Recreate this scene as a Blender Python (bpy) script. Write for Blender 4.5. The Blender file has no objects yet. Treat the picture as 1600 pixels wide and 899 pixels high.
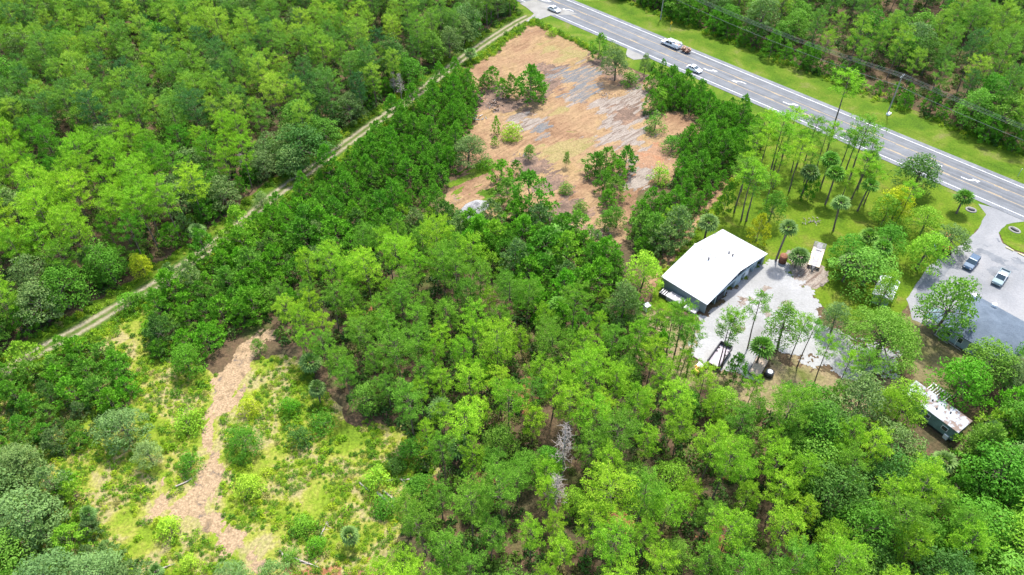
import bpy, bmesh, math, random
import numpy as np
from mathutils import Vector, Matrix, noise
from mathutils.geometry import tessellate_polygon
random.seed(7); RNG = np.random.default_rng(7)
S = bpy.context.scene; COL = S.collection; PI = math.pi

# ------------------------------------------------------------ camera, sky, sun, exposure
FPX, PITCH, CH = 1150.0, math.radians(44), 103.0
cam = bpy.data.cameras.new('camera'); co = bpy.data.objects.new('camera', cam); COL.objects.link(co)
cam.sensor_width = 36; cam.lens = 36*FPX/1600; cam.clip_end = 3000; cam.clip_start = 1
co.location = (0, 0, CH); co.rotation_euler = (math.radians(90)-PITCH, 0, 0); S.camera = co
SUN_EL, SUN_AZ = math.radians(65), math.radians(20)       # azimuth from +Y towards +X
sv = Vector((math.sin(SUN_AZ)*math.cos(SUN_EL), math.cos(SUN_AZ)*math.cos(SUN_EL), math.sin(SUN_EL)))
W = bpy.data.worlds.new('World'); S.world = W; W.use_nodes = True
nt = W.node_tree; bg = nt.nodes['Background']; sky = nt.nodes.new('ShaderNodeTexSky')
sky.sky_type = 'NISHITA'; sky.sun_disc = False; sky.sun_elevation = SUN_EL; sky.sun_rotation = SUN_AZ
sky.dust_density = 2.5; sky.air_density = 1.0
nt.links.new(sky.outputs[0], bg.inputs[0]); bg.inputs[1].default_value = 0.15
sl = bpy.data.lights.new('sun', 'SUN'); sl.energy = 2.6; sl.angle = math.radians(2.5); sl.color = (1, .965, .91)
so = bpy.data.objects.new('sun', sl); COL.objects.link(so); so.rotation_euler = sv.to_track_quat('Z', 'Y').to_euler()
so.location = (0, 0, 200)
S.view_settings.view_transform = 'Standard'; S.view_settings.look = 'None'; S.view_settings.gamma = 1
S.view_settings.exposure = 1.56
S.render.engine = 'CYCLES'; S.cycles.max_bounces = 5; S.cycles.diffuse_bounces = 3; S.cycles.transmission_bounces = 3
S.cycles.glossy_bounces = 2; S.cycles.transparent_max_bounces = 4

# ------------------------------------------------------------ survey helpers: a picture bearing to a point on the ground
def G(u, v, h=0.0):
    cp, sp = math.cos(PITCH), math.sin(PITCH)
    a, b = (u-800)/FPX, -(v-449.5)/FPX
    d = (a, cp+b*sp, -sp+b*cp); t = (CH-h)/-d[2]
    return Vector((d[0]*t, d[1]*t, h))
def PX(p):
    cp, sp = math.cos(PITCH), math.sin(PITCH)
    x, y, z = p[0], p[1], p[2]-CH
    w = y*cp - z*sp
    return 800+FPX*x/w, 449.5-FPX*(y*sp+z*cp)/w, w
def poly(pts): return [G(*p).xy for p in pts]
def inside(p, pl):
    x, y = p[0], p[1]; r = False; n = len(pl); j = n-1
    for i in range(n):
        xi, yi = pl[i]; xj, yj = pl[j]
        if (yi > y) != (yj > y) and x < (xj-xi)*(y-yi)/(yj-yi)+xi: r = not r
        j = i
    return r
def dist_line(p, pts):
    p = Vector((p[0], p[1])); best = 1e9
    for a, b in zip(pts[:-1], pts[1:]):
        ab = b-a; t = max(0, min(1, (p-a).dot(ab)/ab.length_squared)); best = min(best, (p-(a+ab*t)).length)
    return best

# ------------------------------------------------------------ tagging
USED = {}
def tag(o, label=None, cat=None, group=None, kind=None):
    if label: o['label'] = label
    if cat: o['category'] = cat
    if group: o['group'] = group
    if kind: o['kind'] = kind
    return o
def thing(name, label, cat, loc=(0, 0, 0), rotz=0, group=None):
    o = bpy.data.objects.new(name, None); COL.objects.link(o); o.empty_display_size = .5
    o.location = loc; o.rotation_euler = (0, 0, rotz); return tag(o, label, cat, group)
def link(name, me, parent=None, loc=None):
    o = bpy.data.objects.new(name, me); COL.objects.link(o)
    if parent: o.parent = parent
    if loc is not None: o.location = loc
    return o
def setm(me, *ms):
    for m in ms: me.materials.append(m)
    return me

# ------------------------------------------------------------ materials
def newmat(name):
    m = bpy.data.materials.new(name); m.use_nodes = True; nt = m.node_tree; nt.nodes.clear()
    out = nt.nodes.new('ShaderNodeOutputMaterial'); return m, nt, out
def N(nt, t, **k):
    n = nt.nodes.new(t)
    for a, b in k.items(): setattr(n, a, b)
    return n
def ramp(nt, fac, stops):
    r = N(nt, 'ShaderNodeValToRGB'); e = r.color_ramp.elements
    while len(e) < len(stops): e.new(.5)
    for i, (p, c) in enumerate(stops): e[i].position = p; e[i].color = (*c, 1)
    nt.links.new(fac, r.inputs[0]); return r.outputs[0]
def noisef(nt, scale, detail=6, rough=.6, vec=None, dist=0):
    n = N(nt, 'ShaderNodeTexNoise'); n.inputs['Scale'].default_value = scale; n.inputs['Detail'].default_value = detail
    n.inputs['Roughness'].default_value = rough; n.inputs['Distortion'].default_value = dist
    if vec is None:
        g = N(nt, 'ShaderNodeNewGeometry'); vec = g.outputs['Position']
    nt.links.new(vec, n.inputs['Vector']); return n.outputs[0]
def mix(nt, a, b, fac, mode='MIX'):
    m = N(nt, 'ShaderNodeMix', data_type='RGBA', blend_type=mode)
    for s, v in ((6, a), (7, b)):
        if isinstance(v, tuple): m.inputs[s].default_value = (*v, 1)
        else: nt.links.new(v, m.inputs[s])
    if isinstance(fac, (int, float)): m.inputs[0].default_value = fac
    else: nt.links.new(fac, m.inputs[0])
    return m.outputs[2]
def step(nt, f, lo, hi):
    m = N(nt, 'ShaderNodeMapRange'); m.inputs[1].default_value = lo; m.inputs[2].default_value = hi
    nt.links.new(f, m.inputs[0]); return m.outputs[0]
def finish(m, nt, out, col, rough=.85, spec=.2, metal=0, bump=None, bstr=.3):
    p = N(nt, 'ShaderNodeBsdfPrincipled')
    if isinstance(col, tuple): p.inputs['Base Color'].default_value = (*col, 1)
    else: nt.links.new(col, p.inputs['Base Color'])
    p.inputs['Roughness'].default_value = rough; p.inputs['Specular IOR Level'].default_value = spec
    p.inputs['Metallic'].default_value = metal
    if bump is not None:
        b = N(nt, 'ShaderNodeBump'); b.inputs['Strength'].default_value = bstr; b.inputs['Distance'].default_value = .2
        nt.links.new(bump, b.inputs['Height']); nt.links.new(b.outputs[0], p.inputs['Normal'])
    nt.links.new(p.outputs[0], out.inputs[0]); return m
def paint(name, c, rough=.6, spec=.3, metal=0, var=.25, scale=1.5):
    m, nt, out = newmat(name)
    f = noisef(nt, scale, 5)
    lo = tuple(x*(1-var) for x in c); hi = tuple(min(1, x*(1+var*.6)) for x in c)
    return finish(m, nt, out, ramp(nt, f, [(.3, lo), (.7, hi)]), rough, spec, metal)
def streak(nt, sc=.55, str_=2.4):
    g_ = N(nt, 'ShaderNodeNewGeometry'); mp = N(nt, 'ShaderNodeMapping'); mp.vector_type = 'TEXTURE'; mp.inputs['Rotation'].default_value = (0, 0, .75); mp.inputs['Scale'].default_value = (1/.3, 1/str_, 1)
    nt.links.new(g_.outputs['Position'], mp.inputs[0]); return noisef(nt, sc, 6, .7, mp.outputs[0], 1.0)
def streaky(name, base, band, lo, hi):
    m, nt, out = newmat(name); c = ramp(nt, noisef(nt, .4, 6, .65), [(.3, tuple(x*.8 for x in base)), (.7, tuple(x*1.15 for x in base))])
    c = mix(nt, c, band, step(nt, streak(nt), lo, hi)); f = noisef(nt, 2.5, 4, .7)
    c = mix(nt, c, ramp(nt, f, [(.3, (.6,)*3), (.7, (1.25,)*3)]), 1, 'MULTIPLY'); return finish(m, nt, out, c, .8, .2, 0, f, .4)
def two_scale(name, big, small, bs, ss, rough=.9, bump=.4, k=.42):
    """large patches from ramp `big`, fine speckle multiplied by `small` grey range"""
    m, nt, out = newmat(name); big = [(p, tuple(x*k for x in c)) for p, c in big]
    a = ramp(nt, noisef(nt, bs, 8, .62, dist=.4), big)
    f = noisef(nt, ss, 4, .7)
    sp = ramp(nt, f, [(.3, (small[0],)*3), (.7, (small[1],)*3)])
    return finish(m, nt, out, mix(nt, a, sp, 1, 'MULTIPLY'), rough, .1, 0, f, bump)
M = {}
def foliage(name, yellow, mixr=.4, transl=.3, scale=.35):
    m, nt, out = newmat(name); L = nt.links.new
    oi = N(nt, 'ShaderNodeObjectInfo')
    c = mix(nt, oi.outputs['Color'], yellow, step(nt, oi.outputs['Random'], 0, 1/mixr if mixr else 1))
    tc = N(nt, 'ShaderNodeTexCoord')
    f = noisef(nt, scale*4, 3, .6, tc.outputs['Object'])
    v = ramp(nt, f, [(.3, (.72, .72, .7)), (.7, (1.28, 1.25, 1.1))])
    c = mix(nt, c, v, 1, 'MULTIPLY')
    p = N(nt, 'ShaderNodeBsdfPrincipled'); L(c, p.inputs['Base Color']); p.inputs['Roughness'].default_value = .65
    p.inputs['Specular IOR Level'].default_value = .12
    t = N(nt, 'ShaderNodeBsdfTranslucent'); tc2 = mix(nt, c, (1.1, 1.3, .6), 1, 'MULTIPLY'); L(tc2, t.inputs[0])
    ms = N(nt, 'ShaderNodeMixShader'); ms.inputs[0].default_value = transl
    L(p.outputs[0], ms.inputs[1]); L(t.outputs[0], ms.inputs[2]); L(ms.outputs[0], out.inputs[0]); return m
M['needle'] = foliage('pine_needles', (.24, .44, .03), .3, .38)
M['leaf'] = foliage('broad_leaves', (.15, .27, .035), .3, .3)
M['frond'] = foliage('palm_fronds', (.20, .30, .08), .3, .25)
M['bark'] = paint('bark', (.17, .13, .105), .9, .1, 0, .4, 2)
M['dead'] = paint('dead_wood', (.33, .29, .26), .9, .1, 0, .3, 3)
def clump_mat():
    m, nt, out = newmat('undergrowth_leaves'); L = nt.links.new
    a = N(nt, 'ShaderNodeAttribute'); a.attribute_name = 'tint'
    p = N(nt, 'ShaderNodeBsdfPrincipled'); L(a.outputs['Color'], p.inputs['Base Color']); p.inputs['Roughness'].default_value = .6
    p.inputs['Specular IOR Level'].default_value = .2
    t = N(nt, 'ShaderNodeBsdfTranslucent'); L(a.outputs['Color'], t.inputs[0])
    ms = N(nt, 'ShaderNodeMixShader'); ms.inputs[0].default_value = .3
    L(p.outputs[0], ms.inputs[1]); L(t.outputs[0], ms.inputs[2]); L(ms.outputs[0], out.inputs[0]); return m
M['clump'] = clump_mat()
M['forest'] = two_scale('forest_floor', [(.25, (.035, .05, .015)), (.42, (.08, .07, .035)), (.55, (.13, .085, .05)), (.68, (.08, .11, .025)), (.85, (.045, .085, .015))], (.5, 1.3), .09, 2.2, k=0.8)
M['meadow'] = two_scale('meadow_grass', [(.25, (.16, .30, .02)), (.42, (.32, .46, .035)), (.5, (.50, .52, .09)), (.57, (.62, .52, .24)), (.66, (.34, .46, .03)), (.9, (.2, .36, .02))], (.5, 1.3), .13, 2.2)
M['lawn'] = two_scale('lawn_grass', [(.28, (.10, .20, .012)), (.42, (.17, .31, .012)), (.55, (.23, .36, .02)), (.66, (.30, .34, .05)), (.76, (.40, .34, .17))], (.6, 1.25), .16, 2.2, bump=.4, k=.40)
M['verge'] = two_scale('verge_grass', [(.28, (.10, .21, .015)), (.45, (.15, .29, .015)), (.58, (.23, .34, .03)), (.72, (.34, .33, .11))], (.62, 1.22), .14, 2.2, bump=.3)
def sand_mat():
    m, nt, out = newmat('sandy_soil'); L = nt.links.new
    a = ramp(nt, noisef(nt, .055, 9, .66, dist=.8), [(.28, (.30, .17, .09)), (.42, (.50, .30, .165)), (.52, (.58, .38, .20)), (.62, (.55, .37, .17)), (.75, (.40, .26, .15))])
    b = noisef(nt, 1.1, 7, .75, dist=1.5)
    a = mix(nt, a, (.42, .43, .45), 1, 'MULTIPLY')
    g_ = N(nt, 'ShaderNodeNewGeometry'); mp = N(nt, 'ShaderNodeMapping'); mp.vector_type = 'TEXTURE'; mp.inputs['Rotation'].default_value = (0, 0, .75); mp.inputs['Scale'].default_value = (1/.35, 1/2.0, 1)
    L(g_.outputs['Position'], mp.inputs[0]); st = noisef(nt, .55, 6, .7, mp.outputs[0], 1.2)
    a = mix(nt, a, ramp(nt, st, [(.3, (.62, .58, .56)), (.5, (1, 1, 1)), (.7, (1.22, 1.2, 1.18))]), 1, 'MULTIPLY')
    c = mix(nt, a, ramp(nt, b, [(.3, (.42, .36, .33)), (.47, (.9, .9, .9)), (.65, (1.15, 1.15, 1.12))]), 1, 'MULTIPLY')
    c = mix(nt, c, (.12, .09, .085), step(nt, noisef(nt, .09, 6, .7), .62, .72))
    c = mix(nt, c, (.09, .12, .02), step(nt, noisef(nt, .16, 8, .7, dist=.5), .66, .72))
    return finish(m, nt, out, c, .95, .1, 0, b, .5)
M['sand'] = sand_mat()
M['dryscrub'] = two_scale('dry_scrub', [(.3, (.34, .32, .10)), (.5, (.52, .40, .18)), (.7, (.42, .38, .14))], (.55, 1.25), .3, 2, k=.45)
M['redmix'] = two_scale('reddish_soil', [(.3, (.38, .22, .14)), (.5, (.50, .30, .18)), (.62, (.52, .26, .14)), (.75, (.40, .30, .22))], (.6, 1.25), .25, 2, k=.5)
M['pathsand'] = two_scale('path_sand', [(.25, (.22, .17, .13)), (.38, (.50, .35, .20)), (.5, (.70, .50, .30)), (.58, (.58, .41, .24)), (.66, (.27, .22, .18)), (.8, (.64, .46, .28))], (.5, 1.3), .45, 3.0, k=.44)
M['mud'] = streaky('wet_mud', (.11, .112, .112), (.24, .165, .10), .50, .58)
M['paleclay'] = streaky('ashy_soil', (.225, .19, .155), (.12, .085, .065), .48, .60)
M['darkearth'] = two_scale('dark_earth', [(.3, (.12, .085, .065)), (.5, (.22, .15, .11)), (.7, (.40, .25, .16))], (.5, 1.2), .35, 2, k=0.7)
M['redearth'] = two_scale('red_earth', [(.3, (.28, .12, .06)), (.5, (.45, .20, .09)), (.7, (.52, .32, .2))], (.6, 1.2), .3, 2, k=0.5)
M['gravel'] = two_scale('pale_gravel', [(.25, (.36, .35, .33)), (.42, (.52, .52, .50)), (.6, (.62, .62, .61)), (.8, (.48, .45, .41))], (.82, 1.08), .09, 2.5, bump=.25, k=0.46)
M['greygravel'] = two_scale('grey_lot', [(.25, (.30, .31, .32)), (.45, (.44, .45, .46)), (.6, (.54, .54, .54)), (.8, (.42, .40, .38))], (.85, 1.08), .08, 2.5, bump=.2, k=0.42)
M['lime'] = two_scale('crushed_limestone', [(.3, (.42, .42, .43)), (.6, (.62, .62, .62))], (.6, 1.15), .5, 2.5, k=0.45)
M['asphalt'] = two_scale('asphalt', [(.3, (.115, .13, .15)), (.5, (.15, .165, .19)), (.7, (.18, .195, .215))], (.9, 1.08), .06, 3, .8, .05, k=0.85)
M['shoulder'] = two_scale('shoulder_asphalt', [(.3, (.13, .14, .155)), (.6, (.21, .22, .23))], (.85, 1.1), .3, 3, .85, .05, k=0.8)
# the highway's direction, surveyed from its two white edge lines
fa, fb, na, nb = G(885, 0).xy, G(1600, 295).xy, G(812, 0).xy, G(1600, 339).xy
RD = ((fb-fa).normalized()+(nb-na).normalized()).normalized(); RN = Vector((-RD.y, RD.x))     # RN points to the far side
def asphalt_mat():
    m, nt, out = newmat('worn_asphalt'); g_ = N(nt, 'ShaderNodeNewGeometry'); mp = N(nt, 'ShaderNodeMapping'); mp.vector_type = 'TEXTURE'; mp.inputs['Rotation'].default_value = (0, 0, math.atan2(RD.y, RD.x)); mp.inputs['Scale'].default_value = (1/.03, 1/1.3, 1)
    nt.links.new(g_.outputs['Position'], mp.inputs[0]); st = noisef(nt, .9, 3, .6, mp.outputs[0], .1)
    c = ramp(nt, st, [(.32, (.092, .098, .106)), (.5, (.122, .129, .138)), (.68, (.145, .152, .160))])
    c = mix(nt, c, ramp(nt, noisef(nt, .35, 6, .65), [(.35, (.86,)*3), (.65, (1.08,)*3)]), 1, 'MULTIPLY'); c = mix(nt, c, ramp(nt, noisef(nt, 4, 3, .7), [(.3, (.88,)*3), (.7, (1.1,)*3)]), 1, 'MULTIPLY')
    return finish(m, nt, out, c, .85, .2)
M['asphalt'] = asphalt_mat()
M['concrete'] = two_scale('concrete', [(.3, (.40, .39, .36)), (.6, (.55, .54, .50))], (.88, 1.05), .3, 3, .8, .05, k=0.42)
def track_mat():
    m, nt, out = newmat('dirt_track'); L = nt.links.new
    at = N(nt, 'ShaderNodeAttribute'); at.attribute_name = 'across'      # -1..1 over the width
    ab = N(nt, 'ShaderNodeMath', operation='ABSOLUTE'); L(at.outputs['Fac'], ab.inputs[0])
    s = N(nt, 'ShaderNodeMath', operation='SUBTRACT'); L(ab.outputs[0], s.inputs[0]); s.inputs[1].default_value = .42
    a2 = N(nt, 'ShaderNodeMath', operation='ABSOLUTE'); L(s.outputs[0], a2.inputs[0])
    n1 = noisef(nt, .8, 6, .65)
    ad = N(nt, 'ShaderNodeMath', operation='MULTIPLY_ADD'); L(n1, ad.inputs[0]); ad.inputs[1].default_value = .55; L(a2.outputs[0], ad.inputs[2])
    c = ramp(nt, step(nt, ad.outputs[0], .25, .85), [(0, (.26, .235, .165)), (.3, (.19, .175, .10)), (.5, (.10, .12, .04)), (.8, (.05, .10, .012))])
    c = mix(nt, c, ramp(nt, noisef(nt, 2.5, 4, .7), [(.3, (.7,)*3), (.7, (1.12,)*3)]), 1, 'MULTIPLY')
    return finish(m, nt, out, c, .95, .1)
M['track'] = track_mat()
M['white'] = paint('road_paint_white', (.46, .46, .46), .6, .3, 0, .35, 1.2)
M['yellow'] = paint('road_paint_yellow', (.38, .27, .12), .6, .3, 0, .3, 1.2)
M['roofwhite'] = two_scale('white_metal_roof', [(.3, (.36, .37, .385)), (.5, (.40, .405, .415)), (.75, (.42, .425, .43))], (.96, 1.02), .12, 1.5, .5, .0, k=1)
M['wallgrey'] = paint('grey_metal_siding', (.24, .28, .31), .6, .3, 0, .12, .5)
M['wallpale'] = paint('pale_blue_siding', (.34, .42, .47), .6, .3, 0, .15, .5)
M['dark'] = paint('dark_interior', (.03, .035, .04), .9, .1)
M['shingle'] = two_scale('grey_shingles', [(.3, (.15, .195, .25)), (.6, (.24, .30, .37))], (.8, 1.15), .35, 4, .9, .1, k=0.42)
M['shingle2'] = two_scale('pale_blue_shingles', [(.3, (.22, .32, .37)), (.6, (.32, .44, .49))], (.85, 1.1), .5, 4, .9, .1, k=0.5)
def rust_mat():
    m, nt, out = newmat('rusting_white_roof')
    f = noisef(nt, .45, 7, .65); c = ramp(nt, f, [(.40, (.36, .37, .39)), (.5, (.26, .28, .31)), (.54, (.16, .12, .10)), (.66, (.12, .08, .065)), (.75, (.26, .26, .27))])
    return finish(m, nt, out, c, .7, .3)
M['rustroof'] = rust_mat()
M['carwhite'] = paint('white_car_paint', (.78, .79, .80), .25, .5, 0, .04)
M['carblue'] = paint('dark_blue_car_paint', (.06, .10, .15), .25, .6, .3, .1)
M['carsage'] = paint('grey_green_car_paint', (.16, .22, .23), .3, .6, .3, .1)
M['glass'] = paint('vehicle_glass', (.025, .045, .055), .08, .8, 0, .1)
M['tyre'] = paint('tyre_rubber', (.02, .02, .02), .9, .1)
M['chrome'] = paint('bright_metal', (.5, .5, .52), .3, .5, .7, .1)
M['lampred'] = paint('tail_lamp_red', (.45, .02, .02), .3, .5)
M['steel'] = paint('dark_steel', (.05, .05, .055), .6, .3, 0, .3)
M['rust'] = paint('rusty_steel', (.20, .085, .05), .85, .2, 0, .4, 3)
M['deckgrey'] = paint('weathered_deck', (.30, .29, .30), .85, .1, 0, .3, 3)
M['plank'] = paint('new_planks', (.62, .50, .34), .8, .2, 0, .15, 3)
M['oldplank'] = paint('old_planks', (.42, .33, .25), .85, .1, 0, .3, 3)
M['binfloor'] = paint('faded_bin_floor', (.36, .32, .35), .85, .2, 0, .25, 2)
M['woodpole'] = paint('utility_pole_wood', (.30, .28, .24), .9, .1, 0, .2, 2)
M['orange'] = paint('orange_paint', (.75, .20, .06), .5, .4, 0, .15)
M['machyellow'] = paint('yellow_machine_paint', (.75, .45, .06), .5, .4, 0, .2)
M['wire'] = paint('cable', (.10, .12, .11), .6, .2)
M['char'] = paint('charred_wood', (.035, .03, .03), .9, .1, 0, .4, 2)
M['signyellow'] = paint('sign_yellow', (.85, .50, .04), .5, .3, 0, .05)
M['galv'] = paint('galvanised_steel', (.45, .46, .47), .5, .4, .5, .1)
M['bluetarp'] = paint('blue_tarp', (.25, .38, .60), .6, .3, 0, .2)
M['cargo'] = paint('mixed_scrap_load', (.38, .25, .18), .9, .1, 0, .5, 2.5)

# ------------------------------------------------------------ mesh helpers
def np_mesh(name, V, F, mats, smooth=False, midx=None):
    me = bpy.data.meshes.new(name); V = np.asarray(V, dtype=np.float32); F = np.asarray(F, dtype=np.int32)
    nf, k = F.shape
    me.vertices.add(len(V)); me.vertices.foreach_set('co', V.ravel())
    me.loops.add(nf*k); me.loops.foreach_set('vertex_index', F.ravel())
    me.polygons.add(nf); me.polygons.foreach_set('loop_start', np.arange(0, nf*k, k, dtype=np.int32))
    if midx is not None: me.polygons.foreach_set('material_index', np.asarray(midx, dtype=np.int32))
    if smooth: me.polygons.foreach_set('use_smooth', np.ones(nf, dtype=bool))
    me.update(calc_edges=True); me.validate(); setm(me, *mats); return me
class MB:
    """collects boxes, bars, tubes and prisms, then becomes one mesh object"""
    def __init__(s): s.bm = bmesh.new()
    def box(s, c, d, rz=0, rx=0, ry=0, bev=0, taper=None):
        m = Matrix.Translation(c) @ Matrix.Rotation(rz, 4, 'Z') @ Matrix.Rotation(ry, 4, 'Y') @ Matrix.Rotation(rx, 4, 'X')
        r = bmesh.ops.create_cube(s.bm, size=1); vs = r['verts']
        for v in vs:
            x, y, z = v.co.x*d[0], v.co.y*d[1], v.co.z*d[2]
            if taper and z > 0: x *= taper[0]; y *= taper[1]
            v.co = Vector((x, y, z))
        bmesh.ops.transform(s.bm, matrix=m, verts=vs)
        if bev: bmesh.ops.bevel(s.bm, geom=list({e for v in vs for e in v.link_edges}), offset=bev, segments=2, affect='EDGES')
        for v in s.bm.verts: v.tag = True
        return s
    def tube(s, a, b, r0, r1=None, seg=8):
        a, b = Vector(a), Vector(b); r1 = r0 if r1 is None else r1; d = b-a
        q = d.to_track_quat('Z', 'Y').to_matrix().to_4x4(); m = Matrix.Translation((a+b)/2) @ q
        r = bmesh.ops.create_cone(s.bm, cap_ends=True, segments=seg, radius1=r0, radius2=max(r1, .001), depth=d.length)
        bmesh.ops.transform(s.bm, matrix=m, verts=r['verts'])
        for v in s.bm.verts: v.tag = True
        return s
    def prism(s, prof, y0, y1, bev=0, inset=None):
        """profile in x,z pulled from y0 to y1"""
        a = [s.bm.verts.new((x, y0, z)) for x, z in prof]; b = [s.bm.verts.new((x, y1, z)) for x, z in prof]
        n = len(prof); fs = [s.bm.faces.new(a), s.bm.faces.new(list(reversed(b)))]
        for i in range(n): fs.append(s.bm.faces.new((a[i], b[i], b[(i+1) % n], a[(i+1) % n])))
        bmesh.ops.recalc_face_normals(s.bm, faces=fs)
        if bev: bmesh.ops.bevel(s.bm, geom=list({e for f in fs for e in f.edges}), offset=bev, segments=2, affect='EDGES')
        for v in s.bm.verts: v.tag = True
        return s
    def quad(s, *p):
        s.bm.faces.new([s.bm.verts.new(q) for q in p])
        for v in s.bm.verts: v.tag = True
        return s
    def build(s, name, m, parent=None, smooth=False):
        me = bpy.data.meshes.new(name); s.bm.to_mesh(me); s.bm.free(); setm(me, m)
        if smooth: me.polygons.foreach_set('use_smooth', [True]*len(me.polygons))
        return link(name, me, parent)

def rough_edge(pl, amp, seg=.8, sc=.25, seed=0):
    out = []; n = len(pl)
    for i in range(n):
        a, b = Vector(pl[i]), Vector(pl[(i+1) % n]); k = max(1, int((b-a).length/seg))
        for j in range(k):
            p = a.lerp(b, j/k); q = Vector((p.x*sc+seed, p.y*sc, 3.1))
            d = Vector((noise.fractal(q, 1, 2, 5), noise.fractal(q+Vector((31, 7, 0)), 1, 2, 5)))
            out.append(p + d*amp)
    return out
def sheet(name, pl, z, m, amp=0, seed=0, seg=.8, sc=.25, kind='structure', thick=0.0):
    pts = rough_edge(pl, amp, seg, sc, seed) if amp else [Vector(p) for p in pl]
    tri = tessellate_polygon([[Vector((p.x, p.y, 0)) for p in pts]])
    V = [(p.x, p.y, z) for p in pts]; F = []
    for t in tri:
        a, b, c = (pts[i] for i in t)
        F.append(t if (b-a).cross(c-a) > 0 else (t[0], t[2], t[1]))
    me = np_mesh(name, V, F, [m]); o = link(name, me); o['kind'] = kind; return o
def patchy(name, pl, z, m, cell=.35, wob=2.0, seed=0, st=3.0, thr=0.0, ang=.72, sc=.22, kind='structure'):
    """a sheet of small cells whose edge is broken into streaks and islands"""
    ca, sa = math.cos(ang), math.sin(ang); loc = [(p[0]*ca+p[1]*sa, -p[0]*sa+p[1]*ca) for p in pl]
    xs = [p[0] for p in loc]; ys = [p[1] for p in loc]; x0, y0 = min(xs)-wob, min(ys)-wob
    nx, ny = int((max(xs)+wob-x0)/cell)+1, int((max(ys)+wob-y0)/cell)+1
    X, Y = np.meshgrid(x0+(np.arange(nx)+.5)*cell, y0+(np.arange(ny)+.5)*cell, indexing='ij'); D = np.full(X.shape, 1e9); ins = np.zeros(X.shape, bool); n = len(loc)
    for i in range(n):
        ax, ay = loc[i]; bx, by = loc[(i+1) % n]; ex, ey = bx-ax, by-ay; t = np.clip(((X-ax)*ex+(Y-ay)*ey)/(ex*ex+ey*ey+1e-9), 0, 1)
        D = np.minimum(D, np.hypot(X-ax-ex*t, Y-ay-ey*t)); c = ((ay > Y) != (by > Y)) & (X < (bx-ax)*(Y-ay)/(by-ay+1e-12)+ax); ins ^= c
    SD = np.where(ins, D, -D); keep = SD > wob
    for i, j in zip(*np.nonzero((SD <= wob) & (SD > -wob))):
        q = Vector((X[i, j]*sc/st+seed, Y[i, j]*sc, seed*.7)); keep[i, j] = SD[i, j]+wob*1.5*noise.fractal(q, .8, 2.1, 5) > thr
    I, J = np.nonzero(keep); idx = -np.ones((nx+1, ny+1), int); need = np.zeros((nx+1, ny+1), bool)
    for a, b in ((0, 0), (1, 0), (1, 1), (0, 1)): need[I+a, J+b] = True
    A_, B_ = np.nonzero(need); idx[A_, B_] = np.arange(len(A_)); jx, jy = RNG.uniform(-.3, .3, (2, len(A_)))*cell
    xx, yy = x0+A_*cell+jx, y0+B_*cell+jy; V = np.stack([xx*ca-yy*sa, xx*sa+yy*ca, np.full(len(xx), z)], 1)
    F = np.stack([idx[I, J], idx[I+1, J], idx[I+1, J+1], idx[I, J+1]], 1); o = link(name, np_mesh(name, V, F, [m])); o['kind'] = kind; return o
def smooth_line(pts, seg=1.2):
    out = []; P = [pts[0]]+list(pts)+[pts[-1]]
    for i in range(1, len(P)-2):
        k = max(2, int((P[i+1]-P[i]).length/seg))
        for j in range(k):
            t = j/k; a, b, c, d = P[i-1], P[i], P[i+1], P[i+2]
            out.append(.5*((2*b)+(c-a)*t+(2*a-5*b+4*c-d)*t*t+(3*b-a-3*c+d)*t**3))
    out.append(P[-2]); return out
def ribbon(name, pts, w, z, m, amp=.4, seed=0, kind='structure'):
    L = smooth_line(pts); n = len(L); K = 6; V = []; A = []
    for i, p in enumerate(L):
        d = (L[min(n-1, i+1)]-L[max(0, i-1)]).normalized(); nn = Vector((-d.y, d.x))
        for k in range(K+1):
            a = -1+2*k/K; off = a*w/2
            if k in (0, K): off += amp*noise.fractal(Vector((p.x*.5, p.y*.5, seed+k)), 1, 2, 4)
            q = p+nn*off; V.append((q.x, q.y, z)); A.append(a)
    F = [(i*(K+1)+k, (i+1)*(K+1)+k, (i+1)*(K+1)+k+1, i*(K+1)+k+1) for i in range(n-1) for k in range(K)]
    F = [f[::-1] for f in F]
    me = np_mesh(name, V, F, [m]); at = me.attributes.new('across', 'FLOAT', 'POINT'); at.data.foreach_set('value', A)
    o = link(name, me); o['kind'] = kind; return o

# ------------------------------------------------------------ GROUND, roads, patches
g = bpy.data.meshes.new('ground')
GX, GY = np.meshgrid(np.linspace(-1200, 1200, 13), np.linspace(-800, 2200, 16), indexing='ij')
V = np.stack([GX.ravel(), GY.ravel(), np.zeros(GX.size)], 1); ny = 16
F = [(i*ny+j, (i+1)*ny+j, (i+1)*ny+j+1, i*ny+j+1) for i in range(12) for j in range(15)]
ground = link('ground', np_mesh('ground', V, F, [M['forest']])); ground['kind'] = 'structure'

# highway: three lanes between the white edge lines
cF, cN = ((fa+fb)/2).dot(RN), ((na+nb)/2).dot(RN); RC = (cF+cN)/2; RWD = cF-cN
RO = G(1200, 148).xy; RO = RO+RN*(RC-RO.dot(RN))
def road_pt(s, off): return RO+RD*s+RN*off
def strip(name, s0, s1, o0, o1, z, m, kind='structure'):
    V = [(*road_pt(s, o), z) for s in np.arange(s0, s1+.1, 10) for o in (o0, o1)]
    F = [(2*i, 2*i+2, 2*i+3, 2*i+1) for i in range(len(V)//2-1)]
    o = link(name, np_mesh(name, V, F, [m])); o['kind'] = kind; return o
HW = RWD/2
strip('road_shoulder', -400, 400, -HW-1.5, HW+1.6, .10, M['shoulder'])
strip('highway', -400, 400, -HW-.35, HW+.35, .106, M['asphalt'])
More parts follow.
